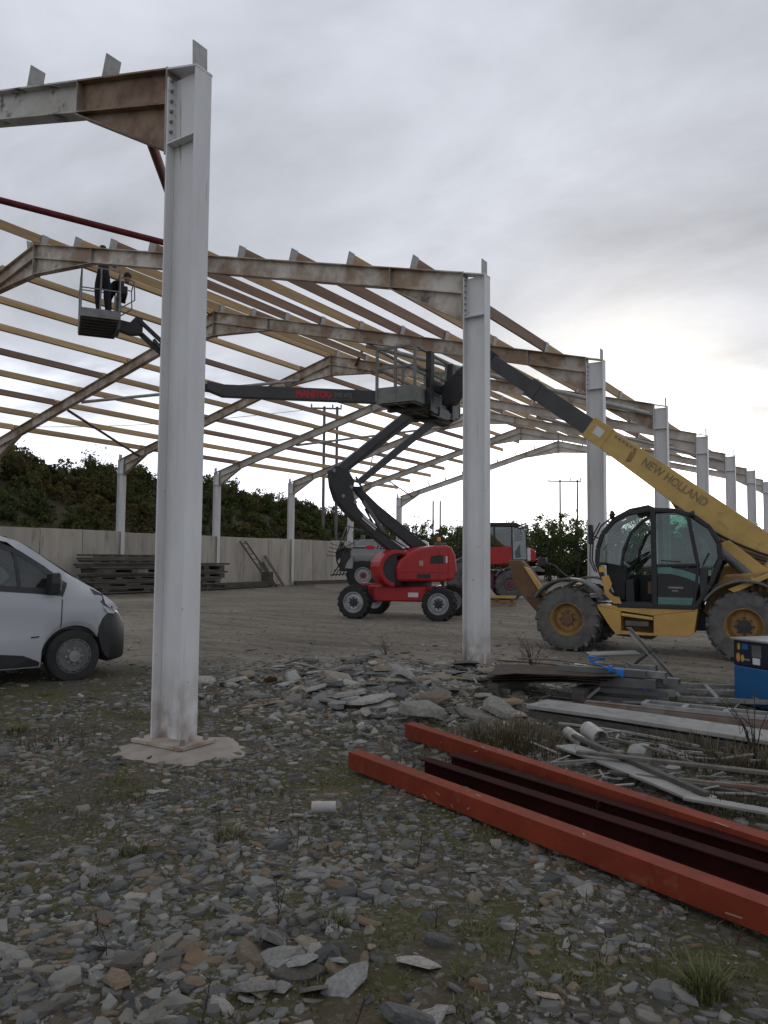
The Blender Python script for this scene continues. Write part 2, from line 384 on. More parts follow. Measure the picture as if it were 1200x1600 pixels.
# ------------------------------------------------------------------ foliage
def leaf_cards(P, size, up=.35, rng=RNG):
    """one small pointed leaf spray per point: two triangles bent along the midrib"""
    n = len(P); d = rng.normal(size=(n, 3)); d[:, 2] += up; d /= np.linalg.norm(d, axis=1)[:, None]
    e = np.cross(d, rng.normal(size=(n, 3))); e /= np.linalg.norm(e, axis=1)[:, None]
    s = (size * rng.uniform(.4, 1.5, n))[:, None]
    V = np.stack([P - d * s * .5, P + e * s * .32, P + d * s * .6, P - e * s * .32], 1).reshape(-1, 3)
    F = np.arange(4 * n).reshape(n, 4)
    return V, F
def leafmat(name, c1, c2, scale, isl):
    m = mat(name, c1, c2, scale, .8, island=isl, lo=.42, hi=.6); N, L = m.node_tree.nodes, m.node_tree.links; b = N['Principled BSDF']; b.inputs['Specular IOR Level'].default_value = .25
    tr = N.new('ShaderNodeBsdfTranslucent'); L.new(b.inputs['Base Color'].links[0].from_socket, tr.inputs[0]); mx = N.new('ShaderNodeMixShader'); mx.inputs[0].default_value = .45
    L.new(b.outputs[0], mx.inputs[1]); L.new(tr.outputs[0], mx.inputs[2]); L.new(mx.outputs[0], N['Material Output'].inputs[0]); return m
M['scrub'] = leafmat('scrub_leaves', (.070, .094, .028), (.110, .090, .036), .16, .6)
M['scrub2'] = leafmat('gorse_leaves', (.060, .078, .028), (.085, .078, .032), .5, .5)
M['leaf'] = leafmat('tree_leaves', (.095, .125, .045), (.125, .132, .056), .4, .5)
M['bark'] = mat('bark', (.05, .042, .034), (.03, .026, .022), 8, .9, bump=.4)
def clumps(c, rad, n, flat=.8, rng=RNG):
    """points through a lumpy crown: sub-clumps around the centre, dense near their shells"""
    k = max(5, int(n / 90)); cc = rng.normal(size=(k, 3)); cc /= np.linalg.norm(cc, axis=1)[:, None]
    cc *= (rng.uniform(.25, .95, k) ** .6)[:, None] * rad; cc[:, 2] *= flat
    j = rng.integers(0, k, n); p = rng.normal(size=(n, 3)); p /= np.linalg.norm(p, axis=1)[:, None]
    p *= (rng.uniform(.2, 1, n) ** .5 * rad * rng.uniform(.22, .5, k)[j])[:, None]
    return np.array(c) + cc[j] + p
# the hillside scrub reads as one mass
pts = []
for i in range(1150):
    y = RNG.uniform(3, 68); x = -24.6 - RNG.uniform(0, 1) ** .8 * 14.5
    r = RNG.uniform(.45, 1.0) * (1 + .3 * (x < -34)); z = float(hill_h(x, y))
    if z < .6: continue
    pts.append(clumps((x, y, z + r * .45), r, int(400 * r * (1.15 if y > 8 else .3)), .75))
V, F = leaf_cards(np.concatenate(pts), .155)
tag(link('scrub', np_mesh('scrub', V, F), M['scrub']), 'dark bracken and gorse scrub covering the bank behind the wall', 'scrub', kind='stuff')
# bushes that stand up on the skyline of the bank
def bush(x, y, r, label, h=0):
    z = float(hill_h(x, y)) if x < -24 else gz(x, y)
    t = thing('skyline_bush', label, 'bush', (x, y, z - .2), 0, 'bushes on the skyline of the bank')
    P = clumps((0, 0, r * .9), r, int(900 * r), .85)
    tw = RNG.normal(size=(26, 3)) * [r * .5, r * .5, 0] + [0, 0, r * 1.7 + h]; tw[:, 2] += RNG.uniform(-.3, .35, 26) * r
    V, F = leaf_cards(np.concatenate([P, tw]), .14)
    link('foliage', np_mesh('foliage', V, F), M['scrub2'], t)
    mb = MB()
    for k in range(5):
        a = k * 1.3; mb.tube([(0, 0, -.2), (.2 * r * math.cos(a), .2 * r * math.sin(a), r * .6), (.6 * r * math.cos(a), .6 * r * math.sin(a), r * 1.5)], [.05, .035, .012], 5)
    mb.build('stem', M['bark'], t)
for x, y, r, lb in [(-37, 20.5, 1.0, 'low spiky bush on the bank crest right at the left edge of the picture'),
                    (-36.5, 25.6, 1.25, 'tall dark bush on the bank crest above the stacked panels'),
                    (-37, 29.0, .95, 'rounded bush on the bank crest just left of the near white column'),
                    (-36.5, 37.0, 1.0, 'bush on the bank crest just right of the near white column'),
                    (-37, 42.5, .9, 'low bush on the bank crest above the leaning ladder'),
                    (-36, 46.5, 1.0, 'bush on the descending bank crest left of the tall double poles'),
                    (-35, 50.5, .9, 'last rounded bush at the foot of the bank crest behind the tanker')]:
    bush(x, y, r, lb)
def tree(x, y, h, r, label, n=4600, airy=1.0, m='leaf'):
    t = thing('hedgerow_tree', label, 'tree', (x, y, gz(x, y)), 0, 'trees at the far end of the yard')
    mb = MB(); ls = []
    mb.tube([(0, 0, -.2), (.08 * r, .05, h * .3), (-.05 * r, .1, h * .6), (.05, 0, h * .95)], [.13, .10, .06, .015], 7)
    for k in range(9):
        a = k * 2.4 + x; z0 = h * (.18 + .07 * k); ln = r * (1.0 - .06 * k) * random.uniform(.7, 1.1)
        e = Vector((ln * math.cos(a), ln * math.sin(a), z0 + ln * .75)); mb.tube([(0, 0, z0), (e.x * .5, e.y * .5, z0 + ln * .45), e], [.05, .03, .008], 5); ls.append(e)
    mb.build('trunk', M['bark'], t)
    P = [clumps((0, 0, h * .46), r * .95, int(n * .55), h * .42 / r)]
    for e in ls: P.append(clumps(tuple(e), r * .34, int(n * .05), .8))
    P.append(np.stack([RNG.normal(0, r * .12 * airy, 60), RNG.normal(0, r * .12 * airy, 60), h * RNG.uniform(.8, 1.04, 60)], -1))
    V, F = leaf_cards(np.concatenate(P), .135)
    link('crown', np_mesh('crown', V, F), M[m], t)
TR = [(-19.4, 50.3, 4.2, 2.2, 'dark leafy tree behind the right shoulder of the red tractor cab'),
      (-16.8, 52.2, 5.4, 2.2, 'tallest airy tree with a pointed top, right of the second white column'),
      (-14.9, 53.0, 5.4, 2.1, 'bushy tree directly under the distant twin poles'),
      (-12.6, 54.3, 5.2, 2.2, 'leafy tree just left of the third white column'),
      (-10.0, 55.5, 5.4, 2.3, 'leafy tree seen between the third column and the telehandler cab'),
      (-7.2, 57.0, 5.0, 2.3, 'tree glimpsed through the telehandler cab windows'),
      (-4.2, 58.5, 4.6, 2.3, 'tree behind the rear of the telehandler cab'),
      (-22.6, 48.0, 4.4, 2.0, 'tree behind the boom lift cowl and orange beacon'),
      (-25.4, 46.6, 4.7, 1.9, 'pale thin tree beside the far white column left of the twin stumps'),
      (-27.8, 45.6, 5.2, 1.7, 'airy tree above the slurry tanker between the boom arms'),
      (-30.6, 47.2, 4.6, 1.8, 'tree at the end of the bank behind the boom arm elbow')]
for x, y, h, r, lb in TR: tree(x, y, h, r, lb)
# a continuous low hedge closes the yard behind them
pts = []
for i in range(760):
    s = RNG.uniform(0, 1); x = -34 + s * 52; y = 49 + s * 16 + RNG.normal(0, 1.0) + 2.5
    r = RNG.uniform(.6, 1.15); pts.append(clumps((x, y, r * .7 + RNG.uniform(0, 1) ** 1.2 * 3.3), r, int(420 * r), .9))
V, F = leaf_cards(np.concatenate(pts), .17)
tag(link('hedge', np_mesh('hedge', V, F), M['leaf']), 'dense green hedge closing the far end of the yard', 'hedge', kind='stuff')

# ------------------------------------------------------------------ concrete retaining wall between the far columns
SP = 5.81
YK = [k * SP - .095 for k in range(8)]
XL = -23.45
wall = thing('concrete_wall', 'long grey concrete panel wall slotted between the far row of columns', 'wall', (-23.27, 0, 0))
random.seed(5)
for k in range(-1, 7):
    y0 = k * SP - .095; n = 3
    for j in range(n):
        a, c = y0 + SP / n * j, y0 + SP / n * (j + 1); t = 2.72 + random.uniform(-.03, .03)
        MB().box(-.075 + random.uniform(0, .012), .075 + random.uniform(0, .012), a + .012, c - .012, -.2, t).build('panel', M['conc'], wall, bevel=.012, seg=1)
MB().box(.08, .34, -6, 41, -.2, .26).build('kerb', M['conc'], wall, bevel=.02)

# ------------------------------------------------------------------ steel portal frames with timber purlins: the barn
barn = thing('barn_frame', 'unroofed steel barn frame with white columns, stained rafters and timber purlins', 'barn')
SL = .2615
D_RAF, B_RAF = .34, .17
ZT = lambda d: 5.93 + SL * d                      # top of rafter, d metres in from the outer column face
RIDGE = 23.45 / 2
def isec(mb, o, ax, dv, wv, D, B, tf=.017, tw=.012):
    """I-section: o centre of one end, ax axis vector, dv unit depth direction, wv unit width direction"""
    o, ax, dv, wv = Vector(o), Vector(ax), Vector(dv), Vector(wv)
    mb.hexa(o - wv * B / 2 - dv * D / 2, ax, wv * B, dv * tf); mb.hexa(o - wv * B / 2 + dv * (D / 2 - tf), ax, wv * B, dv * tf)
    mb.hexa(o - wv * tw / 2 - dv * (D / 2 - tf), ax, wv * tw, dv * (D - 2 * tf))
bolt_me = MB().cyl((0, 0, 0), (0, 0, .022), .016, n=6).mesh('bolt'); bolt_me.materials.append(M['bolt'])
cleat_mb = MB().box(-.006, .006, -.085, .085, 0, .22); cleat_me = cleat_mb.mesh('cleat'); cleat_me.materials.append(M['cleat'])
def frame(k):
    y = YK[k]
    for side in (0, 1):
        sx = -1 if side == 0 else 1; x0 = 0 if side == 0 else XL          # sx: direction from the outer face into the barn
        c = MB(); cx = x0 + sx * .185
        isec(c, (cx, y, .0 if k > 1 or side else .03), (0, 0, 5.90), (1, 0, 0), (0, 1, 0), .37, .19)
        co = c.build('column', M['col'], barn, bevel=.003, seg=1)
        MB().hexa((x0 + sx * .375, y - .1, 5.905 + .095), (-sx * .378, 0, -.095), (0, .2, 0), (0, 0, .016)).build('cap_plate', M['col'], co)
        for zz in (5.30,):
            for s in (-1, 1): MB().box(cx - .165, cx + .165, y + s * .05 - .044, y + s * .05 + .044, zz, zz + .016).build('stiffener', M['col'], co)
        if k < 2 and side == 0:
            MB().box(cx - .3, cx + .3, y - .2, y + .2, .035, .062).build('base_plate', M['colbase'], co)
            for bx in (-.25, .25):
                for by in (-.13, .13):
                    b = link('bolt', bolt_me, None, co); b.location = (cx + bx, y + by, .06); b.scale = (1.4, 1.4, 2.2)
        if k < 3 and side == 0:
            for i in range(7):
                for s in (-1, 1):
                    b = link('bolt', bolt_me, None, co); b.location = (cx - .168, y + s * .06, 5.33 + i * .095); b.rotation_euler = (0, R(90), 0)
        # rafter
        rm = M['raf'] if k in (0, 1, 2, 3) else M['raf2']
        X_ = lambda d: x0 + sx * d
        r = MB(); d0, d1 = .395, RIDGE - .015
        if k == 0:
            d0 = 1.72; rm = M['raf0']
        isec(r, (X_(d0), y, ZT(d0) - D_RAF / 2), (sx * (d1 - d0), 0, SL * (d1 - d0)), (0, 0, 1), (0, 1, 0), D_RAF, B_RAF)
        ro = r.build('rafter', rm, barn)
        if k == 0:
            r = MB(); isec(r, (X_(.395), y, ZT(.395) - D_RAF / 2), (sx * 1.325, 0, SL * 1.325), (0, 0, 1), (0, 1, 0), D_RAF, B_RAF); r.build('rafter_end', M['rust'], ro)
        MB().box(min(X_(.372), X_(.394)), max(X_(.372), X_(.394)), y - .095, y + .095, 5.22, 6.03).build('end_plate', M['flange'], ro)
        MB().box(min(X_(RIDGE - .014), X_(RIDGE)), max(X_(RIDGE - .014), X_(RIDGE)), y - .1, y + .1, 8.23, 9.03).build('apex_plate', M['flange'], ro)
        # eaves haunch
        h = MB(); zb = ZT(1.72) - D_RAF
        h.prism([(X_(.395), 5.28), (X_(1.72), zb), (X_(.395), ZT(.395) - D_RAF + .006)], y - .006, y + .006)
        h.hexa((X_(.395), y - .085, 5.265), (sx * 1.34, 0, zb - 5.28), (0, .17, 0), (0, 0, .016))
        h.build('haunch', M['rust'] if k == 0 else rm, ro)
        h = MB(); h.prism([(X_(RIDGE - .015), 8.27), (X_(RIDGE - 2.15), ZT(RIDGE - 2.15) - D_RAF), (X_(RIDGE - .015), 9.0 - D_RAF)], y - .006, y + .006)
        h.hexa((X_(RIDGE - .015), y - .085, 8.255), (-sx * 2.16, 0, ZT(RIDGE - 2.15) - D_RAF - 8.27), (0, .17, 0), (0, 0, .016))
        h.build('apex_haunch', rm, ro)
        for d in (1.72, RIDGE - 2.15):
            for s in (-1, 1): MB().box(X_(d) - .007, X_(d) + .007, y + s * .045 - .038, y + s * .045 + .038, ZT(d) - D_RAF + .02, ZT(d) - .02).build('stiffener', M['flange'], ro)
        for i in range(10):
            d = .10 + 1.268 * i
            if side and k < 1: continue
            b = link('cleat', cleat_me, None, ro); b.location = (X_(d - .045), y, ZT(d) - .01); b.rotation_euler = (0, -sx * math.atan(SL) if False else sx * -math.atan(SL), 0)
            b.rotation_euler = (R(random.uniform(-2, 2)), -sx * math.atan(SL) * (i > 0), R(random.uniform(-2, 2)))
    if k == 0:
        # rust-brown panel between web stiffener and column on the near frame
        pass
for k in range(8): frame(k)
# timber purlins: one mesh per length, an object each
def purlin_mesh(L_):
    m_ = MB(); n = 4
    m_.loft([[(sx * .036, L_ * i / n, z) for sx, z in ((-1, 0), (1, 0), (1, .2), (-1, .2))] for i in range(n + 1)])
    return m_.mesh('purlin')
PM = {}
for L_ in (SP - .03, 3.7, 3.2):
    for nm in ('purlin', 'purlin2'):
        q = purlin_mesh(L_); q.materials.append(M[nm]); PM[L_, nm] = q
random.seed(21)
def purlin(side, i, k, L_=SP - .03, dark=None):
    sx = -1 if side == 0 else 1; x0 = 0 if side == 0 else XL; d = .10 + 1.268 * i
    nm = 'purlin2' if (random.random() < .28 if dark is None else dark) else 'purlin'
    o = link('purlin', PM[L_, nm], None, barn)
    o.location = (x0 + sx * (d + .0), YK[k] + .015 + random.uniform(-.01, .02), ZT(d) + .012)
    o.rotation_euler = (R(random.uniform(-.12, .12)), -sx * math.atan(SL) + R(random.uniform(-1.5, 1.5)), R(random.uniform(-.12, .12)))
for k in range(1, 6):
    for i in range(1, 10): purlin(0, i, k)
for i in range(3, 10): purlin(0, i, 6, 3.2)
for k in range(1, 6):
    for i in range(1, 10): purlin(1, i, k)
for i in range(1, 10): purlin(1, i, 6, 3.7 if i % 2 else 3.2)
purlin(0, 9, 0, dark=False)
# bracing tubes
def brace(p, q, r, m): MB().tube([p, q], r, 10).build('brace', M[m], barn, smooth=True)
brace((-1.0, .1, 5.80), (-6.35, 5.7, 7.35), .055, 'redtube')
brace((-10.6, .1, 8.55), (-6.2, 5.7, 7.62), .06, 'redtube')
brace((-19.0, 11.65, 6.75), (-22.1, 17.3, 6.0), .05, 'browntube')
brace((-18.2, 11.6, 6.95), (-13.2, 17.3, 8.25), .055, 'greytube')
brace((-18.2, 23.2, 6.95), (-13.2, 28.9, 8.25), .055, 'greytube')
brace((-22.2, 40.5, 5.95), (-20.4, 34.8, 6.4), .04, 'browntube')
brace((-6.2, 11.5, 7.15), (-.5, 17.2, 5.75), .06, 'greytube')
brace((-6.2, 23.2, 7.15), (-.5, 28.8, 5.75), .06, 'greytube')
brace((-17.6, 28.8, 7.15), (-17.6, 28.5, 6.0), .03, 'greytube')
MB().tube([(-10.6, 17.25, 8.45), (-10.1, 17.0, 8.95), (-9.9, 16.9, 8.97)], .05, 8).build('brace', M['browntube'], barn, smooth=True)
# ------------------------------------------------------------------ machine materials
M['black'] = mat('black_paint', (.018, .018, .020), (.028, .028, .028), 5, .45, dirt=((.08, .07, .06), .26, 3, .1))
M['blackp'] = mat('black_plastic', (.020, .020, .021), None, rough=.55)
M['charcoal'] = mat('charcoal_boom', (.042, .042, .046), (.060, .059, .060), 3, .42, dirt=((.09, .08, .07), .22, 4, .1))
M['tyre'] = mat('rubber_tyre', (.018, .018, .018), (.032, .030, .027), 6, .85, bump=.25, bscale=30)
M['tyred'] = mat('dusty_tyre', (.080, .078, .075), (.135, .130, .120), 5, .9, bump=.25, bscale=30)
M['yellow'] = mat('construction_yellow', (.58, .385, .11), (.46, .30, .09), 2.2, .5, dirt=((.13, .085, .04), .30, 3, .10))
M['yellowd'] = mat('dirty_yellow', (.34, .20, .06), (.20, .115, .045), 4, .65, dirt=((.05, .035, .022), .34, 5, .1))
M['ochre'] = mat('ochre_panel', (.56, .34, .09), (.46, .27, .07), 2.5, .5, dirt=((.16, .10, .045), .27, 6, .1))
M['red'] = mat('machine_red', (.42, .014, .016), (.36, .012, .014), 3, .32, dirt=((.12, .02, .018), .22, 6, .1))
M['redd'] = mat('dull_red', (.22, .016, .02), (.15, .014, .018), 3, .5)
M['grey'] = mat('galvanised_grey', (.27, .27, .27), (.20, .20, .195), 5, .5, metal=.2)
M['greyd'] = mat('dirty_platform_grey', (.13, .135, .13), (.085, .085, .08), 4, .6)
M['silver'] = mat('rim_silver', (.42, .43, .44), (.32, .32, .33), 6, .4, metal=.3)
M['vanwhite'] = mat('van_paint', (.43, .44, .455), None, rough=.22, dirt=((.30, .28, .25), .21, 2.0, .1))
M['lamp'] = mat('lamp_lens', (.55, .56, .58), None, rough=.08)
M['orange'] = mat('orange_lens', (.75, .22, .015), None, rough=.15)
M['vinyl'] = mat('seat_vinyl', (.03, .03, .032), (.045, .045, .045), 8, .7)
M['white'] = mat('white_sticker', (.62, .62, .62), None, rough=.5)
M['redsign'] = mat('red_lettering', (.50, .012, .03), None, rough=.5)
M['greytext'] = mat('grey_lettering', (.20, .20, .21), None, rough=.5)
M['darktext'] = mat('worn_dark_lettering', (.19, .145, .075), (.27, .20, .09), 9, .6)
M['rustb'] = mat('rust_brown', (.16, .085, .04), (.10, .055, .03), 4, .75, bump=.2)
M['tank'] = mat('tank_grey', (.30, .31, .31), (.25, .255, .25), 2, .45, dirt=((.13, .125, .11), .28, 4, .1))
M['vanglass'] = mat('dark_window_glass', (.012, .017, .015), None, rough=.04, spec=.4)
M['teal'] = mat('teal_sticker', (.10, .21, .19), (.08, .17, .155), 5, .3)
M['glass'] = glass('clear_cab_glass', (.66, .72, .70), .08)
M['glasst'] = glass('green_tinted_glass', (.24, .44, .38), .08)
M['glassd'] = glass('dark_tinted_glass', (.22, .26, .25), .10)

def lugs(mb, c, r, w, n, h=.035, t=.05, axis='y'):
    """chevron tread bars round a wheel whose axle runs along local y"""
    for k in range(n):
        for s in (-1, 1):
            a = 2 * math.pi * (k + (.5 if s > 0 else 0)) / n; b = a + .22
            p = Vector((c[0] + (r + h * .3) * math.cos(a), c[1] + s * w * .02, c[2] + (r + h * .3) * math.sin(a)))
            q = Vector((c[0] + (r - .015) * math.cos(b), c[1] + s * w * .49, c[2] + (r - .015) * math.sin(b)))
            mb.bar(p, q, t, h * 1.6, up=(math.cos(a), 0, math.sin(a)))
def wheel(parent, c, r, w, rim, near=-1, n=18, mt='tyred', mr='yellow', mh='yellowd', lug=True, dish=.06, h=.04):
    """wheel (hub) > tyre, rim; axle along local y, near = sign of the side that faces out"""
    c = Vector(c); ax = (0, near, 0)
    hub = MB(); hub.lathe([(0.0, w * .5 - dish + .05), (rim * .34, w * .5 - dish + .045), (rim * .36, w * .5 - dish)], c, ax, 20)
    for k in range(8):
        a = 2 * math.pi * k / 8; p = c + Vector((rim * .46 * math.cos(a), near * (w * .5 - dish - .005), rim * .46 * math.sin(a))); hub.cyl(p, p + Vector((0, near * .03, 0)), .018, n=6)
    ho = hub.build('wheel', M[mh], parent, smooth=True)
    t = MB(); t.lathe([(rim, -w * .42), (rim * 1.04, -w * .47), (r * .82, -w * .5), (r * .95, -w * .46), (r, -w * .36), (r, w * .36), (r * .95, w * .46), (r * .82, w * .5), (rim * 1.04, w * .47), (rim, w * .42)], c, ax, 36)
    if lug: lugs(t, c, r - .005, w, n, h)
    t.build('tyre', M[mt], ho, smooth=True)
    q = MB(); q.lathe([(rim * 1.03, w * .46), (rim * .98, w * .47), (rim * .93, w * .38), (rim * .86, w * .5 - dish - .04), (rim * .62, w * .5 - dish), (rim * .5, w * .5 - dish - .01), (0.0, w * .5 - dish - .012)], c, ax, 32)
    q.lathe([(rim * 1.0, w * .42), (rim * 1.0, -w * .42), (0.0, -w * .3)], c, ax, 24)
    q.build('rim', M[mr], ho, smooth=True)
    return ho
def put_text(parent, body, size, mt, origin, xdir, ydir, off=.004, shear=0, bold=0, name='lettering', squeeze=1):
    me = text_mesh(body, size, .003, shear, bold)
    xd, yd = Vector(xdir).normalized(), Vector(ydir).normalized(); zd = xd.cross(yd).normalized(); o = Vector(origin) + zd * off
    me.transform(Matrix(((xd.x * squeeze, yd.x, zd.x, o.x), (xd.y * squeeze, yd.y, zd.y, o.y), (xd.z * squeeze, yd.z, zd.z, o.z), (0, 0, 0, 1))))
    me.materials.clear(); me.materials.append(mt); return link(name, me, None, parent)

# ------------------------------------------------------------------ van (local x forward, y left, origin under the front axle)
hv = R(75)
van = thing('parked_van', 'silver white panel van with black bumper, cut by the left edge of the picture', 'van', (-3.86 - math.sin(hv) * .93, 1.50 + math.cos(hv) * .93, 0), hv)
def ip(x, xs, ys): return float(np.interp(x, xs, ys))
def vW(x): return .955 if x < .2 else .955 * math.sqrt(max(.02, 1 - ((x - .2) / .80) ** 2.2 * .62))
def vT(x): return ip(x, [-4.1, -3.95, -1.3, -.86, -.62, -.36, -.05, .2, .45, .66, .80, .88], [1.78, 1.90, 1.93, 1.885, 1.81, 1.64, 1.42, 1.27, 1.155, 1.02, .90, .60])
def vB(x):
    for cx in (0, -3.1):
        if abs(x - cx) < .41: return .33 + math.sqrt(max(0, .41 ** 2 - (x - cx) ** 2)) - .02
    return .22 if x < .41 else ip(x, [.41, .5, .9], [.40, .46, .50])
def vsec(x, grow=0.0):
    w, t, b = vW(x) + grow, vT(x) + grow, vB(x); belt = min(ip(x, [-4, -.9, -.2, .2], [1.24, 1.22, 1.12, 1.10]), t - .10)
    wt = w - .21 if x < -.3 else w - ip(x, [-.3, .3, .9], [.21, .14, .12])
    ind = .048 * ip(x, [-4, -1.3, -.7, -.25], [.3, 1, .9, 0])
    mid = max(b + .07, .60); mid2 = max(mid + .02, min(.9, belt - .1))
    half = [(.60, .30), (.60, max(b, .30) + .01), (w - .025, b), (w, b + .05), (w + .008 - ind * .2, mid), (w + .005 - ind, mid2), (w - .004, belt - .05), (w - .022, belt), ((w - .022) * .62 + wt * .38, belt + (t - .10 - belt) * .5), (wt, max(t - (.15 if -.74 < x < -.08 else .085), belt + .01)), (wt - .07, t - .025), (wt - .3, t)]
    return [(x, y, z) for y, z in half] + [(x, -y, z) for y, z in half[::-1]]
vx = sorted(set([round(v, 3) for v in list(np.arange(-4.05, -3.5, .05)) + list(np.arange(-3.51, -2.65, .04)) + list(np.arange(-2.6, -.45, .15)) + list(np.arange(-.41, .42, .03)) + list(np.arange(.42, .88, .035)) + [-.41, .41, -.405, .405, -3.51, -2.69]]))
vbm = MB().loft([vsec(x) for x in vx])
nst = len(vx); vbm.f = [f for q, f in enumerate(vbm.f) if not (q < (nst - 1) * 24 and q % 24 in (7, 8, 14, 15) and -1.66 < (vx[q // 24] + vx[q // 24 + 1]) / 2 < -.20)]     # window openings
vb = vbm.build('body', M['vanwhite'], van, smooth=True)
# bumper: black wrap over the nose
def bump_sec(x):
    w = vW(x) + .012; top = ip(x, [.27, .42, .52, .7, .88], [.62, .86, .90, .88, .74]); bot = ip(x, [.27, .5, .88], [.50, .22, .24])
    if x < .4: bot = max(.24, vB(min(x, .405)) - .02)
    return [(x + g, s * y, z) for s in (1, -1) for g, y, z in ([(0, w - .05, bot), (0, w, bot + .05), (0, w + .012, (bot + top) / 2), (0, w, top - .04), (0, w - .03, top)] if s > 0 else [(0, w - .03, top), (0, w, top - .04), (0, w + .012, (bot + top) / 2), (0, w, bot + .05), (0, w - .05, bot)])]
bp = MB().loft([bump_sec(x) for x in (.33, .40, .46, .52, .6, .68, .76, .83, .89)]).build('bumper', M['blackp'], van, smooth=True)
def vside(x, z):           # outer y of the right flank at (x, z)
    s = [(-p[1], p[2]) for p in vsec(x)[12:][::-1]]; s = sorted(s[2:11], key=lambda q: q[1]); return float(np.interp(z, [q[1] for q in s], [q[0] for q in s]))
def flank(poly, m, name, parent, off=.006, n=6, sides=(-1,)):
    """a panel laid on the flank: polygon of (x, z) cut in strips so that it follows the curve"""
    P = []
    for i in range(len(poly)):
        a, c = poly[i], poly[(i + 1) % len(poly)]
        P += [(a[0] + (c[0] - a[0]) * j / n, a[1] + (c[1] - a[1]) * j / n) for j in range(n)]
    for sd in sides:
        mb = MB(); mb.v = [(x, sd * (vside(x, z) + off), z) for x, z in P]; mb.f = [tuple(range(len(P)))]
        bm = bmesh.new(); me = mb.mesh(name); bm.from_mesh(me); bmesh.ops.triangulate(bm, faces=bm.faces); bmesh.ops.subdivide_edges(bm, edges=bm.edges, cuts=1)
        for v in bm.verts: v.co.y = sd * (vside(v.co.x, v.co.z) + off)
        bm.to_mesh(me); bm.free(); me.polygons.foreach_set('use_smooth', [True] * len(me.polygons)); link(name, me, m, parent)
WO = [(-1.75, 1.76), (-1.2, 1.80), (-.92, 1.785), (-.66, 1.685), (-.33, 1.475), (-.08, 1.26), (-.16, 1.10), (-.5, 1.14), (-1.2, 1.20), (-1.75, 1.215)]
WI = [(-1.64, 1.70), (-1.2, 1.735), (-.94, 1.72), (-.70, 1.625), (-.40, 1.435), (-.27, 1.30), (-.33, 1.20), (-.52, 1.215), (-1.2, 1.27), (-1.64, 1.285)]
for q in range(10): flank([WO[q], WO[(q + 1) % 10], WI[(q + 1) % 10], WI[q]], M['blackp'], 'window_seal', van, .006, n=4, sides=(-1, 1))
flank([(-.745, 1.66), (-.70, 1.64), (-.665, 1.22), (-.71, 1.22)], M['blackp'], 'window_divider', van, .010, n=4, sides=(-1, 1))
M['vanpane'] = glass('green_van_glass', (.40, .50, .45), .07)
flank([(-1.66, 1.71), (-1.2, 1.745), (-.94, 1.73), (-.72, 1.64), (-.68, 1.22), (-1.2, 1.26), (-1.66, 1.275)], M['vanpane'], 'side_window', van, .004, sides=(-1, 1))
flank([(-.70, 1.63), (-.40, 1.445), (-.25, 1.30), (-.31, 1.19), (-.68, 1.22)], M['vanpane'], 'quarter_window', van, .004, sides=(-1, 1))
# dark cab interior: lower trim block, bulkhead, headlining, seats, dash, wheel
MB().box(-1.7, -.12, -.84, .84, .35, 1.12).build('interior_trim', M['blackp'], van); MB().box(-1.76, -1.72, -.80, .80, .4, 1.80).build('bulkhead', M['blackp'], van)
MB().box(-1.7, -.80, -.68, .68, 1.77, 1.79).build('headlining', M['greyd'], van); MB().prism([(-.45, 1.12), (-.40, 1.22), (-.05, 1.22), (.0, 1.12)], -.78, .78).build('dashboard', M['blackp'], van, bevel=.03)
for y in (-.48, .48):
    so_ = MB().prism([(-1.45, 1.1), (-1.55, 1.48), (-1.44, 1.52), (-1.30, 1.1)], y - .23, y + .23).build('seat_back', M['vinyl'], van, bevel=.04); MB().prism([(-1.54, 1.50), (-1.56, 1.68), (-1.46, 1.69), (-1.44, 1.52)], y - .12, y + .12).build('headrest', M['vinyl'], so_, bevel=.03)
c_, n_ = Vector((-.66, -.45, 1.26)), Vector((-.75, 0, .66)).normalized(); a1 = Vector((0, 1, 0)); a2 = n_.cross(a1)
MB().tube([c_ + (a1 * math.cos(t) + a2 * math.sin(t)) * .19 for t in np.linspace(0, 2 * math.pi, 21)], .016, 6, False).build('steering_wheel', M['blackp'], van); MB().tube([c_, (-.4, -.45, 1.16)], .03, 6).build('steering_column', M['blackp'], van)
for a, c in (((-.175, 1.10), (-.185, .70)), ((-1.32, 1.24), (-1.32, .3)), ((-.41, .24), (-.175, .62))):
    if a[0] == -.41: continue
    flank([a, (a[0] + .013, a[1]), (c[0] + .013, c[1]), c], M['blackp'], 'door_seam', van, .002, n=4)
flank([(-2.7, .42), (-.95, .42), (-.62, .38), (-.43, .29), (-.43, .235), (-2.7, .235)], M['blackp'], 'sill_moulding', van, .012)
flank([(-.54, .605), (-.44, .612), (-.44, .595), (-.54, .588)], M['blackp'], 'side_repeater', van, .008, n=2)
flank([(-1.22, 1.03), (-1.02, 1.035), (-1.02, 1.0), (-1.22, .995)], M['blackp'], 'door_handle', van, .02, n=2)
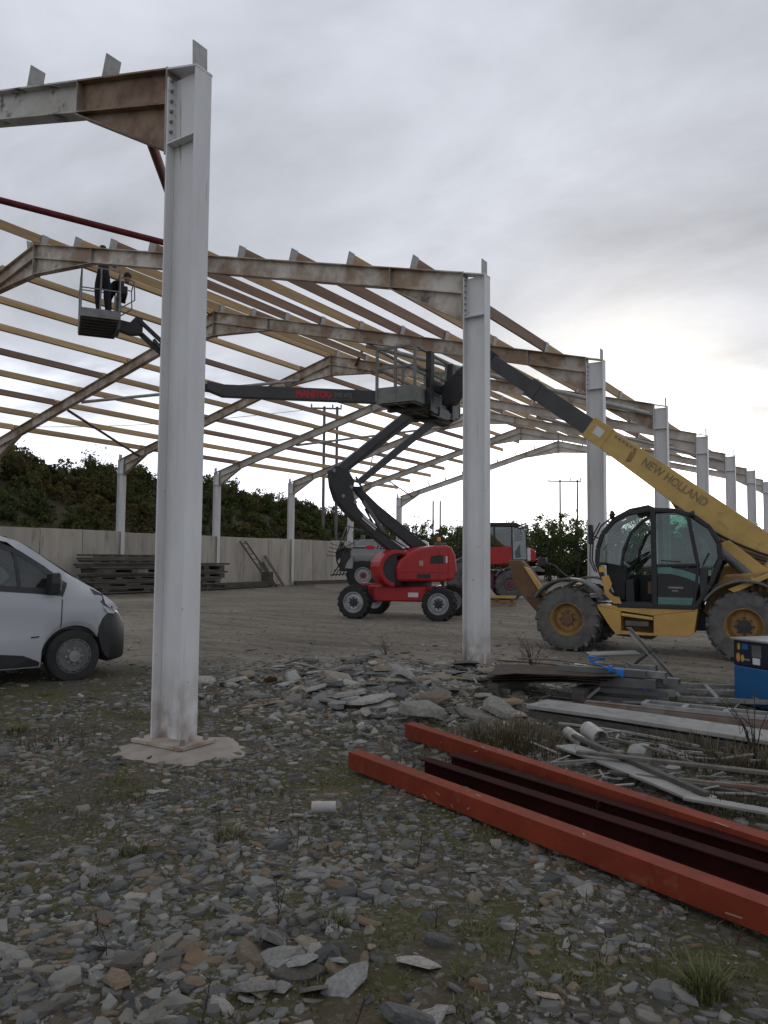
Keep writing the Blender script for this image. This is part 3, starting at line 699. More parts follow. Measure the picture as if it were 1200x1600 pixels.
# headlight: swept lens over the corner
def corner(x, z, off): return (x, -(vW(x) + off - max(0, z - .98) * .35), z)
hl = MB(); A = [(.20, 1.195), (.36, 1.13), (.50, 1.06), (.62, .985), (.70, .925)]; B = [(.20, 1.175), (.30, 1.06), (.42, .975), (.54, .925), (.66, .885)]
hl.v = [corner(x, z, .014) for x, z in A] + [corner(x, z, .016) for x, z in B]; hl.f = [(i, i + 1, i + 6, i + 5) for i in range(4)]
hl.build('headlight', M['charcoal'], van, smooth=True)
hl = MB(); hl.v = [corner(x, z, .02) for x, z in [(.40, 1.11), (.50, 1.06), (.62, .985), (.70, .92), (.66, .885), (.54, .925), (.44, .985)]] ; hl.f = [tuple(range(7))]; hl.build('headlight', M['lamp'], van)
hl = MB(); hl.v = [corner(x, z, .03) for x, z in [(.40, .955), (.56, .905), (.62, .85), (.48, .865)]]; hl.f = [(0, 1, 2, 3)]; hl.build('indicator_lamp', M['lamp'], van)
# mirror
mo = MB().loft([[(x, -1.0 - .11 * sy, 1.27 + .13 * sz) for sy, sz in ((-.9, -1), (.9, -1.1), (1.1, 0), (.9, 1), (-.9, .9), (-1, 0))] for x in (-.36, -.30, -.25)]).build('door_mirror', M['blackp'], van, bevel=.02)
MB().bar((-.29, -.90, 1.20), (-.30, -1.0, 1.22), .05, .04).build('mirror_arm', M['blackp'], mo)
MB().tube([(-.245, -1.10, 1.18), (-.24, -1.115, 1.28), (-.25, -1.10, 1.38), (-.255, -1.02, 1.41)], .008, 5).build('mirror_trim', M['grey'], mo)
# windscreen
ws = MB(); S = [(x, y) for x in (-.80, -.5, -.2, .12) for y in (-.66, -.33, 0, .33, .66)]
ws.v = [(x, y * .92 * (1 + (x + .8) * .12), vT(x) + .003 - abs(y) ** 2 * .02) for x, y in S]; ws.f = [(r_ * 5 + c_, r_ * 5 + c_ + 1, r_ * 5 + c_ + 6, r_ * 5 + c_ + 5) for r_ in range(3) for c_ in range(4)]
ws.build('windscreen', M['vanglass'], van, smooth=True)
for cx in (0, -3.1):
    for s in (-1, 1):
        w_ = wheel(van, (cx, s * .86, .33), .335, .21, .215, s, mt='tyre', mr='greyd', mh='grey', lug=False, dish=.02)
        hc = MB(); hc.lathe([(.165, .098), (.19, .10), (.2, .09)], (cx, s * .86, .33), (0, s, 0), 28)
        for k in range(14):
            a = 2 * math.pi * k / 14; p = Vector((cx + .182 * math.cos(a), s * .955, .33 + .182 * math.sin(a))); hc.bar(p, p + Vector((.03 * math.cos(a), 0, .03 * math.sin(a))), .028, .012, up=(0, 1, 0))
        hc.lathe([(0, .098), (.06, .1), (.15, .094), (.165, .098)], (cx, s * .86, .33), (0, s, 0), 28)
        hc.build('hubcap', M['greyd'], w_, smooth=True)
MB().box(-3.9, .55, -.58, .58, .26, .34).build('underbody', M['black'], van)

for o in [o for o in van.children_recursive if o.type == 'MESH' and o.name.split('.')[0] not in ('wheel', 'tyre', 'rim', 'hubcap')]:
    if o.data.vertices[0].co.x is not None:
        for v in o.data.vertices:
            if v.co.x > .2: v.co.x = .2 + (v.co.x - .2) * .80
# ------------------------------------------------------------------ articulated boom lift
TQ = Vector((-6.3, 13.7, 0)); da = math.atan2(-.831, -.556)
lift = thing('boom_lift', 'red self-propelled articulated boom lift with folded black arms and raised basket', 'boom lift', TQ, da)
chx = Matrix.Rotation(R(16.9) - da, 4, 'Z')                     # chassis frame -> lift frame
CH = lambda x, y, z: chx @ Vector((x, y, z))
def chpart(mb, name, m, **k): return mb.build(name, m, lift, xf=chx, **k)
mb = MB(); mb.prism([(-.98, .86), (-.55, .90), (.95, .90), (1.0, .6), (.8, .45), (-.75, .45), (-.95, .62)], -.36, .36)
mb.prism([(-.70, .86), (.72, .86), (.72, .50), (-.70, .48)], -.80, .80)
chpart(mb, 'chassis', M['red'], bevel=.02)
MB().box(-1.0, -.4, -.95, -.8, .9, .96).build('step', M['red'], lift, xf=chx)
chpart(MB().box(.28, .56, -.806, -.80, .60, .72), 'sticker', M['white'])
mb = MB()
for x in (-1.17, 1.17): mb.bar((x, -.85, .44), (x, .85, .44), .16, .16)
chpart(mb, 'axle', M['black'])
for x in (-1.17, 1.17):
    for s in (-1, 1):
        w_ = wheel(lift, (x, s * .95, .44), .44, .34, .275, s, n=16, mt='tyre', mr='silver', mh='black', dish=.03)
        for o in [w_] + list(w_.children): o.data.transform(chx)
        st = MB()
        for k in range(8):
            a = 2 * math.pi * k / 8; c0 = Vector((x, s * 1.095, .44)); st.prism([(c0.x + .07 * math.cos(a - .35), c0.z + .07 * math.sin(a - .35)), (c0.x + .15 * math.cos(a), c0.z + .15 * math.sin(a)), (c0.x + .07 * math.cos(a + .35), c0.z + .07 * math.sin(a + .35))], s * 1.09, s * 1.105)
        st.build('hub_star', M['black'], w_, xf=chx)
# turret (local x = along the arms, camera on +y)
MB().lathe([(.55, .90), (.55, 1.0), (.0, 1.0)], (-.2, 0, 0), (0, 0, 1), 28).build('slew_ring', M['black'], lift)
cowl = [(.36, 1.02), (.40, 1.38), (.30, 1.58), (.02, 1.80), (-.35, 1.93), (-.78, 1.99), (-1.18, 2.0), (-1.27, 1.75), (-1.36, 1.42), (-1.30, 1.12), (-1.05, 1.0)]
MB().prism(cowl, .22, .95).build('engine_cowl', M['red'], lift, bevel=.07, seg=3)
MB().prism(cowl, -.95, -.22).build('engine_cowl', M['red'], lift, bevel=.07, seg=3)
MB().prism([(-1.30, 1.04), (-1.42, 1.30), (-1.36, 1.75), (-1.24, 1.97), (-1.1, 1.97), (-1.1, 1.04)], -.98, .98).build('counterweight', M['red'], lift, bevel=.06, seg=3)
MB().box(-1.2, .3, -.22, .22, 1.0, 1.55).build('turret_frame', M['black'], lift)
MB().prism([(-.58, 1.50), (-.62, 1.70), (-.88, 1.74), (-.99, 1.72), (-1.0, 1.50)], .945, .958).build('vent', M['blackp'], lift, bevel=.02)
MB().box(-1.16, -1.06, .95, .957, 1.52, 1.70).build('sticker', M['white'], lift); MB().box(-.38, -.26, .95, .957, 1.44, 1.58).build('sticker', mat('faded_sticker', (.35, .28, .2), None), lift)
MB().box(-1.24, .32, .945, .962, 1.27, 1.30).build('trim_line', M['red'], lift, bevel=.006)
# open red cowl shell at the front of the turret, seen as a curved blade
arc = [(.34 + .56 * math.cos(R(a)), 1.36 + .50 * math.sin(R(a))) for a in range(62, 262, 14)]; inn = [(.34 + .44 * math.cos(R(a)), 1.36 + .40 * math.sin(R(a))) for a in range(62, 262, 14)]
arc = [(.68 - x, z) for x, z in arc]; inn = [(.68 - x, z) for x, z in inn]
MB().prism(arc + inn[::-1], .30, .92).build('control_cowl', M['red'], lift, bevel=.015)
MB().prism(inn + [(.36, 1.0), (.36, 1.7)], .40, .86).build('control_panel', M['black'], lift)
MB().box(-1.28, -1.02, .3, .62, 2.0, 2.08).build('lamp_box', M['greyd'], lift, bevel=.02)
be = MB().lathe([(.055, 2.08), (.055, 2.11)], (-1.08, .5, 0), (0, 0, 1), 14).build('beacon', M['blackp'], lift)
MB().lathe([(.05, 2.11), (.055, 2.17), (.04, 2.22), (0, 2.24)], (-1.08, .5, 0), (0, 0, 1), 14).build('beacon_lens', M['orange'], be, smooth=True)
for o in list(lift.children):
    if o.name.split('.')[0] in ('engine_cowl', 'counterweight', 'vent', 'trim_line', 'control_cowl', 'control_panel', 'lamp_box', 'beacon') or (o.name.startswith('sticker') and min(v.co.y for v in o.data.vertices) > .93):
        for q in [o] + list(o.children):
            for v in q.data.vertices: v.co.x += .30
for u_ in (-.55, -.98): MB().box(u_ - .004, u_ + .004, .952, .956, 1.06, 1.86).build('panel_gap', M['blackp'], lift)
MB().box(-.30, .10, .951, .956, 1.10, 1.22).build('sticker', M['blackp'], lift)
# arms
AR = dict(bevel=.015)
MB().prism([(2.30, 4.00), (2.15, 4.12), (1.80, 4.02), (1.61, 3.72), (1.67, 3.41), (1.50, 2.98), (1.34, 2.76), (1.55, 2.62), (1.90, 2.95), (2.12, 3.2), (2.25, 3.56)], -.17, .17).build('elbow_link', M['black'], lift, **AR)
MB().prism([(2.00, 3.10), (1.74, 3.28), (1.40, 2.90), (.80, 2.36), (-.12, 1.74), (.12, 1.55), (.95, 2.16), (1.52, 2.64)], -.14, .14).build('lower_arm', M['black'], lift, **AR)
MB().prism([(1.62, 3.60), (1.40, 3.60), (.82, 3.10), (-.75, 1.98), (-.45, 1.78), (.72, 2.62), (1.06, 2.96)], -.20, -.02).build('lower_tie_arm', M['black'], lift, **AR)
MB().bar((1.30, .0, 3.2), (.55, 0, 2.2), .09, .09).build('lift_cylinder', M['greyd'], lift)
MB().prism([(2.28, 3.96), (1.90, 3.90), (-.42, 5.70), (-.02, 5.84)], -.13, .13).build('upper_arm', M['charcoal'], lift, **AR)
MB().prism([(1.52, 3.74), (1.36, 3.66), (-1.0, 5.56), (-.72, 5.62)], -.09, .09).build('upper_tie_arm', M['charcoal'], lift, **AR)
MB().prism([(-.2, 5.65), (-1.25, 5.45), (-1.65, 5.75), (-1.55, 6.38), (-.9, 6.45), (.1, 6.1)], -.18, .18).build('boom_knuckle', M['black'], lift, **AR)
MB().prism([(1.43, 2.74), (1.0, 2.40), (.94, 2.48), (1.36, 2.82)], .142, .150).build('sticker', M['white'], lift)
for p, q in (((1.56, .1, 3.85), (1.35, .1, 3.5)), ((1.2, -.1, 3.0), (.9, -.1, 2.5))): MB().tube([p, q], .03, 6).build('hydraulic_rod', M['greyd'], lift)
for u_, z_ in ((2.22, 3.98), (1.72, 3.55), (1.95, 3.3), (1.6, 3.15)): MB().cyl((u_, -.2, z_), (u_, .2, z_), .05, n=12).build('pivot_pin', M['grey'], lift)
# telescopic boom: nearly level, sagging a little to the basket end
bz = lambda u: 6.23 - .052 * (u + 1.4)
MB().prism([(-1.5, bz(-1.5) + .18), (5.2, bz(5.2) + .155), (5.62, bz(5.6) + .22), (5.62, bz(5.6) + .0), (5.2, bz(5.2) - .155), (-1.5, bz(-1.5) - .18)], -.12, .12).build('boom', M['charcoal'], lift, bevel=.012)
MB().bar((5.5, 0, bz(5.5) + .05), (5.85, 0, bz(5.85) + .08), .16, .18).build('boom_extension', M['black'], lift, bevel=.01)
sx_ = Vector((1, 0, -.052)).normalized(); sz_ = Vector((.052, 0, 1)).normalized()
put_text(lift, 'MANITOU', .235, M['redsign'], (3.30, .12, bz(3.3) - .085), (-1, 0, .052), (.052, 0, 1), .004, bold=.012, squeeze=.92)
put_text(lift, '200 ATJ', .165, M['greytext'], (2.22, .12, bz(2.2) - .05), (-1, 0, .052), (.052, 0, 1), .004, squeeze=.95)
lg = MB(); lg.prism([(.30 + .17 * math.cos(R(a)), bz(.3) + .085 * math.sin(R(a))) for a in range(0, 360, 15)], .122, .128); lg.build('emblem', M['silver'], lift)
for k in range(3):
    y = .15 - .02 * k; MB().tube([(-.1, y, 1.85), (.9, y, 2.40 + .03 * k), (1.5, y, 2.85), (2.0, y, 3.45 + .05 * k), (1.9, y, 3.95), (1.0, y, 4.72), (-.2, y, 5.70), (-.9, y, 5.95), (-.4, y, 6.16)], .016, 5).build('hydraulic_hose', M['blackp'], lift, smooth=True)
# jib: two parallel bars and head
MB().bar((5.75, -.08, bz(5.75) + .02), (7.34, -.08, 7.22), .09, .12).build('jib', M['black'], lift, bevel=.008)
MB().bar((5.75, .08, bz(5.75) + .26), (7.34, .08, 7.46), .07, .10).build('jib', M['black'], lift, bevel=.008)
MB().bar((5.95, 0, bz(5.95) + .12), (6.95, 0, 7.02), .07, .07).build('jib_cylinder', M['greyd'], lift)
MB().prism([(7.22, 7.10), (7.22, 7.50), (7.38, 7.53), (7.52, 7.36), (7.80, 7.40), (7.80, 7.14), (7.5, 7.06)], -.10, .10).build('basket_bracket', M['black'], lift, bevel=.01)
MB().box(7.76, 7.86, -.35, .35, 7.08, 8.0).build('basket_post', M['greyd'], lift, bevel=.01)
# basket: long side across the jib
bk = MB(); bk.box(7.84, 8.66, -.85, .85, 7.17, 7.21)
for i in range(7): y = -.75 + .25 * i; bk.bar((7.86, y, 7.15), (8.64, y, 7.15), .03, .05)
bkt = bk.build('basket_floor', M['greyd'], lift)
tb = MB(); tb.box(7.82, 8.68, .85, .87, 7.15, 7.35); tb.box(7.82, 8.68, -.87, -.85, 7.15, 7.35); tb.box(8.66, 8.68, -.85, .85, 7.15, 7.35); tb.box(7.82, 7.84, -.85, .85, 7.15, 7.35)
tb.build('toe_board', M['grey'], bkt)
def rail(pts, r=.018): MB().tube(pts, r, 6).build('rail', M['grey'], bkt, smooth=True)
for z in (7.82, 8.32): rail([(7.83, -.86, z), (8.67, -.86, z), (8.67, .86, z), (7.83, .86, z), (7.83, -.86, z)], .017)
for x, y in ((7.83, .86), (8.67, .86), (8.25, .86), (8.67, -.86), (7.83, -.86), (8.67, 0), (8.25, -.86)): rail([(x, y, 7.2), (x, y, 8.32)], .02)
rail([(7.83, .5, 8.32), (7.48, .45, 8.26), (7.46, .45, 7.80), (7.80, .45, 7.55)], .018); rail([(7.83, -.3, 8.32), (7.48, -.3, 8.26), (7.46, -.3, 7.80), (7.80, -.3, 7.55)], .018); rail([(7.48, .45, 8.26), (7.48, -.3, 8.26)], .016)
MB().box(7.62, 7.84, -.30, .42, 7.92, 8.14).build('control_box', M['blackp'], lift, bevel=.03)

# ------------------------------------------------------------------ people in the basket
def person(label, joints, edges, radii, m, head, parts=()):
    """one continuous skinned body; joints in lift coordinates"""
    t = thing('person', label, 'person', TQ, da)
    me = bpy.data.meshes.new('body'); me.from_pydata(joints, edges, []); o = link('body', me, m, t)
    sk = o.modifiers.new('skin', 'SKIN'); sv = me.skin_vertices[0].data
    for i, r in enumerate(radii): sv[i].radius = (r, r)
    sv[0].use_root = True; o.modifiers.new('sub', 'SUBSURF').levels = 1; o.modifiers['sub'].render_levels = 1
    h = Vector(head[0]); d = Vector(head[1]).normalized()
    hd = MB(); prof = [(0.0, -.115), (.045, -.11), (.066, -.07), (.074, 0), (.078, .05), (.066, .10), (.035, .125), (0, .13)]
    hd.lathe(prof, h, (0, 0, 1), 14); e = d
    hd.prism([(-.012, -.02), (.012, -.02), (.006, .03), (-.006, .03)], .07, .095, lambda u, v, w: tuple(h + d.cross(Vector((0, 0, 1))) * u + Vector((0, 0, v)) + d * w))
    for s in (-1, 1): hd.lathe([(0, -.012), (.02, -.012), (.024, .0), (.0, .012)], h + d.cross(Vector((0, 0, 1))) * .076 * s, d.cross(Vector((0, 0, 1))), 8)
    hd.build('head', M['skin'], t, smooth=True)
    hat = MB(); hat.lathe([(.092, .02), (.095, .04), (.088, .09), (.06, .135), (0, .155)], h, (0, 0, 1), 16); hat.build('cap', M['cloth2'], t, smooth=True)
    return t
M['skin'] = mat('skin', (.32, .19, .14), None, rough=.6)
M['cloth'] = mat('navy_work_clothes', (.012, .012, .020), (.020, .020, .028), 14, .85)
M['cloth2'] = mat('dark_knit_cap', (.022, .018, .016), (.04, .03, .022), 14, .9)
M['cloth3'] = mat('black_fleece', (.011, .011, .013), (.022, .021, .022), 12, .9)
M['skin2'] = M['skin']
# standing, leaning over the rafter: pelvis root
px_, py_ = 8.20, .62
J = [(px_, py_, 8.12), (px_, py_, 8.33), (px_ - .01, py_ - .05, 8.50), (px_ - .0, py_ - .08, 8.62), (px_ + .01, py_ - .10, 8.70),
     (px_ + .10, py_, 7.98), (px_ + .10, py_ + .02, 7.62), (px_ + .06, py_, 7.28), (px_ + .06, py_ + .14, 7.25),
     (px_ - .10, py_, 7.98), (px_ - .10, py_ + .03, 7.63), (px_ - .16, py_, 7.28), (px_ - .16, py_ + .14, 7.25),
     (px_ + .19, py_ - .08, 8.60), (px_ + .25, py_ - .3, 8.60), (px_ + .22, py_ - .5, 8.78), (px_ - .20, py_ - .08, 8.60), (px_ - .28, py_ - .28, 8.60), (px_ - .28, py_ - .5, 8.80)]
E_ = [(0, 1), (1, 2), (2, 3), (3, 4), (0, 5), (5, 6), (6, 7), (7, 8), (0, 9), (9, 10), (10, 11), (11, 12), (3, 13), (13, 14), (14, 15), (3, 16), (16, 17), (17, 18)]
person('person in dark navy trousers standing in the raised basket, head above the rafter', J, E_, [.15, .14, .15, .12, .06, .10, .075, .055, .045, .10, .075, .055, .045, .07, .05, .04, .07, .05, .04], M['cloth'], ((px_ + .02, py_ - .11, 8.86), (-.1, -1, .1)))
px_, py_ = 7.98, .10                     # bent forward over the rail beside him
J = [(px_ + .05, py_, 7.98), (px_ - .02, py_, 8.12), (px_ - .12, py_ + .04, 8.22), (px_ - .22, py_ + .07, 8.27), (px_ - .28, py_ + .08, 8.30),
     (px_ + .08, py_ + .09, 7.9), (px_ + .05, py_ + .1, 7.56), (px_ + .08, py_ + .1, 7.27), (px_ - .04, py_ + .1, 7.25),
     (px_ + .08, py_ - .09, 7.9), (px_ + .05, py_ - .1, 7.56), (px_ + .08, py_ - .1, 7.27), (px_ - .04, py_ - .1, 7.25),
     (px_ - .18, py_ + .22, 8.2), (px_ - .24, py_ + .28, 7.98), (px_ - .32, py_ + .22, 7.85), (px_ - .18, py_ - .12, 8.2), (px_ - .26, py_ - .2, 7.98), (px_ - .34, py_ - .15, 7.85)]
person('person in black top bending over the controls of the raised basket', J, E_, [.14, .14, .15, .12, .06, .10, .075, .055, .045, .10, .075, .055, .045, .07, .05, .04, .07, .05, .04], M['cloth3'], ((px_ - .36, py_ + .1, 8.40), (-1, .3, -.3)))
# ------------------------------------------------------------------ telehandler (local x to the rear, y away from the camera, origin under the near front wheel)
tr_ = math.atan2(.0994, .995); TO = (0.18, 8.57, 0)
th = thing('telehandler', 'dusty yellow telehandler with dark round cab and long boom raised over the barn', 'telehandler', TO, tr_)
for x in (0, 2.86):
    for y, s in ((.22, -1), (2.07, 1)): wheel(th, (x, y, .565), .555, .43, .29, s, n=17, mr='yellowd', mh='rustb' if x == 0 else 'black', dish=.10, h=.045)
MB().box(.25, 2.75, .62, 1.70, .42, .86).build('chassis', M['black'], th, bevel=.02)
mb = MB()
for x in (0, 2.86): mb.bar((x, .3, .56), (x, 2.0, .56), .22, .22)
mb.build('axle', M['yellowd'], th)
# lower side panel with a step opening
sp = MB(); sp.prism([(.50, .82), (.92, .74), (.92, .34), (.84, .33), (.74, .45)], .10, .52); sp.prism([(1.46, .68), (2.16, .79), (2.10, .42), (2.02, .36), (1.46, .34)], .10, .52)
sp.prism([(.92, .40), (.92, .34), (1.46, .34), (1.46, .38)], .10, .52); sp.prism([(.50, .823), (.93, .74), (1.45, .68), (2.16, .793), (2.16, .82), (.5, .84)], .11, .52)
so = sp.build('side_panel', M['ochre'], th, bevel=.012)
MB().box(.92, 1.46, .40, .44, .36, .72).build('step_recess', M['rustb'], so); MB().hexa((.93, .085, .66), (.52, 0, -.055), (0, .34, 0), (0, 0, .05)).build('step', M['yellow'], so, bevel=.006)
MB().prism([(.80, .30), (1.4, .26), (1.55, .36), (.9, .36)], .3, .6).build('sump', M['black'], th)
# fenders
def fender(cx, r, a0, a1, y0, y1, name='fender'):
    o = [(cx + r * math.cos(R(a)), .58 + r * math.sin(R(a))) for a in range(a0, a1, 8)]; i = [(cx + (r - .04) * math.cos(R(a)), .58 + (r - .04) * math.sin(R(a))) for a in range(a0, a1, 8)]
    MB().prism(o + i[::-1], y0, y1).build(name, M['greyd'], th, bevel=.01)
fender(.02, .72, 30, 158, .0, .46); fender(2.88, .74, 28, 150, .0, .46); fender(.02, .72, 30, 150, 1.85, 2.3); fender(2.88, .74, 30, 150, 1.85, 2.3)
MB().box(.25, .6, .1, .5, .96, 1.02).build('catwalk', M['grey'], th)
# rear body and engine cover
MB().prism([(2.2, .75), (2.35, 1.15), (2.55, 1.38), (3.3, 1.46), (4.0, 1.30), (4.15, .9), (4.0, .62), (2.4, .6)], .48, 1.0).build('rear_body', M['yellowd'], th, bevel=.03)
MB().prism([(2.2, .75), (2.3, 1.5), (3.2, 1.72), (4.1, 1.5), (4.15, .9), (4.0, .62)], 1.45, 2.1).build('engine_cover', M['yellow'], th, bevel=.05)
MB().prism([(2.62, 1.16), (3.2, 1.42), (4.0, 1.36), (4.0, 1.30), (3.2, 1.34), (2.72, 1.10)], .1, .5).build('rear_guard', M['yellow'], th, bevel=.01)
for k in range(4): MB().box(2.95 + .12 * k, 3.0 + .12 * k, .46, .478, 1.12, 1.36).build('louvre', M['yellow'], th)
# cab: outline bars on both sides, roof, panes
Y0, Y1 = .13, 1.02
OUT = [(.86, .84), (.66, 1.20), (.52, 1.56), (.535, 1.82), (.62, 2.08), (.80, 2.30), (1.05, 2.43), (1.40, 2.49), (1.80, 2.47), (2.10, 2.38), (2.36, 2.18), (2.50, 1.92), (2.53, 1.66), (2.36, 1.22), (2.12, .84)]
cab = MB()
for y in (Y0, Y1):
    for a, c in zip(OUT, OUT[1:] + OUT[:1]): cab.bar((a[0], y, a[1]), (c[0], y, c[1]), .075, .075, up=(0, 1, 0))
    cab.bar((1.485, y, .84), (1.47, y, 2.46), .085, .085, up=(0, 1, 0))
    cab.bar((2.03, y, 2.38), (2.18, y, 1.52), .06, .06, up=(0, 1, 0)); cab.bar((2.18, y, 1.52), (2.10, y, .86), .05, .05, up=(0, 1, 0)); cab.bar((1.5, y, 1.53), (2.18, y, 1.55), .05, .05, up=(0, 1, 0))
for p in OUT[:1] + OUT[2:3] + OUT[5:6] + OUT[9:10] + OUT[12:13] + OUT[14:]: cab.bar((p[0], Y0, p[1]), (p[0], Y1, p[1]), .06, .06)
co = cab.build('cab_frame', M['blackp'], th, bevel=.012)
# curved inner windscreen pillar
MB().tube([(.93, Y0 + .02, 1.50), (.97, Y0 + .02, 1.80), (1.10, Y0 + .02, 2.10), (1.30, Y0 + .02, 2.30), (1.46, Y0 + .02, 2.38)], .03, 6).build('windscreen_pillar', M['blackp'], co)
rf = MB(); rs = [(1.10, 2.46), (1.40, 2.53), (1.80, 2.51), (2.12, 2.41), (2.30, 2.26)]
rf.loft([[(x, Y0 - .03, z - .05), (x, Y0 + .06, z), (x, Y1 - .06, z), (x, Y1 + .03, z - .05), (x, Y1 - .05, z - .07), (x, Y0 + .05, z - .07)] for x, z in rs]); rf.build('roof', M['blackp'], co, smooth=True)
for i in range(8):
    y = Y0 + .04 + (Y1 - Y0 - .08) * i / 7
    MB().tube([(.60, y, 2.10), (.80, y, 2.36), (1.08, y, 2.51), (1.40, y, 2.57)], .012, 5).build('roof_guard_bar', M['greyd'], co)
MB().tube([(.52, Y0 - .03, 1.40), (.44, Y0 - .03, 1.62), (.46, Y0 - .03, 1.95), (.60, Y0 - .03, 2.22), (.85, Y0 - .03, 2.42)], .014, 5).build('grab_rail', M['blackp'], co)
MB().tube([(.48, Y0 - .03, 1.42), (.40, Y0 - .03, 1.62), (.42, Y0 - .03, 1.98), (.58, Y0 - .03, 2.28)], .012, 5).build('grab_rail', M['blackp'], co)
def pane(poly, y, m, name='pane', t=.008): return MB().prism(poly, y, y + t).build(name, m, co)
pane([(1.54, 1.56), (1.52, 2.42), (1.80, 2.43), (2.02, 2.36), (2.16, 1.57)], Y0 - .004, M['glasst'])
pane([(2.20, 1.58), (2.07, 2.34), (2.34, 2.14), (2.46, 1.90), (2.48, 1.68), (2.38, 1.46), (2.22, 1.5)], Y0 - .004, M['glasst'])
pane([(.95, 1.52), (.99, 1.80), (1.12, 2.10), (1.30, 2.28), (1.20, 2.42), (1.02, 2.38), (.82, 2.25), (.66, 2.06), (.58, 1.82), (.57, 1.60)], Y0 + .0, M['glass'])
pane([(.58, 1.60), (.58, 1.82), (.66, 2.06), (.82, 2.25), (1.05, 2.40), (1.43, 2.44), (1.45, 1.3), (.75, 1.3)], Y1 - .0, M['glass'])
pane([(1.52, 1.3), (1.52, 2.42), (1.80, 2.43), (2.05, 2.36), (2.34, 2.14), (2.46, 1.90), (2.48, 1.68), (2.3, 1.3)], Y1, M['glass'])
fw = MB(); fs = [(.70, 1.14), (.53, 1.56), (.54, 1.82), (.63, 2.08), (.82, 2.31)]; fw.loft([[(x, Y0 + .03, z), (x, Y1 - .03, z)] for x, z in fs], closed=False, caps=False); fw.build('windscreen', M['glass'], co)
rw = MB(); fs = [(2.34, 2.18), (2.50, 1.92), (2.52, 1.66), (2.40, 1.30)]; rw.loft([[(x, Y0 + .03, z), (x, Y1 - .03, z)] for x, z in fs], closed=False, caps=False); rw.build('rear_window', M['glassd'], co)
# door lower half: teal bands over dark glass
pane([(1.53, 1.50), (1.53, .87), (2.07, .87), (2.24, 1.33), (2.24, 1.50)], Y0 - .006, M['blackp'], 'door', .03)
pane([(1.535, 1.52), (1.535, 1.40), (1.75, 1.395), (2.0, 1.33), (2.19, 1.24), (2.24, 1.36), (1.95, 1.46), (1.75, 1.50)], Y0 - .014, M['teal'], 'door_band', .006)
pane([(1.535, 1.0), (1.535, .88), (2.06, .88), (2.10, 1.0)], Y0 - .014, M['teal'], 'door_band', .006)
MB().box(1.70, 1.94, Y0 - .010, Y0 - .007, 1.15, 1.18).build('worn_decal', M['greytext'], co); MB().box(1.76, 1.86, Y0 - .010, Y0 - .007, 1.10, 1.125).build('worn_decal', M['greytext'], co)
MB().tube([(1.60, Y0 - .03, 1.62), (1.90, Y0 - .04, 1.60)], .010, 5).build('door_handle', M['blackp'], co); MB().bar((2.25, Y0 - .02, 1.55), (2.35, Y0 - .02, 1.75), .03, .03).build('door_latch', M['blackp'], co)
# yellow hip panel of the cab and warning label
pane([(.60, 1.33), (.72, 1.36), (.78, 1.20), (.72, 1.08), (.80, 1.0), (.90, .98), (.94, .87), (.80, .87), (.66, 1.02)], Y0 - .045, M['ochre'], 'hip_panel', .02)
MB().box(.56, .66, Y0 - .045, Y0 - .035, 1.41, 1.50).build('warning_label', mat('warning_yellow', (.6, .40, .02), None), co)
# interior
MB().prism([(.70, 1.0), (.62, 1.36), (2.40, 1.36), (2.14, .9), (.86, .9)], Y1 - .05, Y1 - .02).build('far_side_panel', M['blackp'], co)
MB().prism([(.98, .9), (.98, 1.28), (1.10, 1.30), (1.12, .9)], .3, .98).build('footwell', M['blackp'], co)
MB().box(.75, 2.2, Y0 + .04, Y1 - .04, .82, .90).build('cab_floor', M['black'], co)
MB().prism([(.62, 1.35), (.60, 1.58), (.85, 1.60), (.98, 1.5), (.95, .9), (.80, .9)], .45, .98).build('dashboard', M['blackp'], co, bevel=.03)
MB().prism([(1.62, .9), (1.62, 1.30), (2.0, 1.28), (2.02, .9)], .35, .85).build('seat', M['vinyl'], co, bevel=.05); MB().prism([(1.95, 1.28), (2.08, 1.95), (2.20, 1.93), (2.10, 1.25)], .36, .84).build('seat_back', M['vinyl'], co, bevel=.05)
swc, swn = Vector((1.17, .60, 1.66)), Vector((-.55, 0, .83)).normalized(); e1 = Vector((0, 1, 0)); e2 = swn.cross(e1)
st = MB().tube([swc + (e1 * math.cos(a) + e2 * math.sin(a)) * .20 for a in np.linspace(0, 2 * math.pi, 25)], .015, 6, False); st.bar(swc - e1 * .19, swc + e1 * .19, .03, .015); st.build('steering_wheel', M['blackp'], co)
MB().tube([swc, (.95, .6, 1.40), (.9, .6, 1.1)], .035, 8).build('steering_column', M['blackp'], co)
MB().box(1.36, 1.46, .2, .35, 1.05, 1.25).build('lever_console', M['rustb'], co)
# mirrors, work lamps
def lampo(p, r, d, name='work_lamp'): p = Vector(p); MB().lathe([(0, -.06), (r * .7, -.05), (r, 0), (r, .02), (0, .025)], p, d, 12).build(name, M['blackp'], co, smooth=True)
lampo((.78, Y0 - .05, 2.42), .075, (-1, -.2, .1)); lampo((2.12, Y0 - .05, 2.40), .06, (1, 0, 0)); MB().tube([(.78, Y0 - .05, 2.36), (.80, Y0, 2.28)], .012, 5).build('lamp_arm', M['blackp'], co)
MB().box(.40, .47, Y0 - .18, Y0 - .03, 1.90, 2.24).build('mirror', M['blackp'], co, bevel=.015); MB().tube([(.44, Y0 - .1, 2.06), (.56, Y0, 2.0)], .012, 5).build('mirror_arm', M['blackp'], co)
MB().tube([(.62, Y0 + .06, 1.80), (.72, Y0 + .06, 1.95), (.76, Y0 + .06, 1.90), (.66, Y0 + .06, 1.72)], .012, 5).build('wiper', M['blackp'], co)
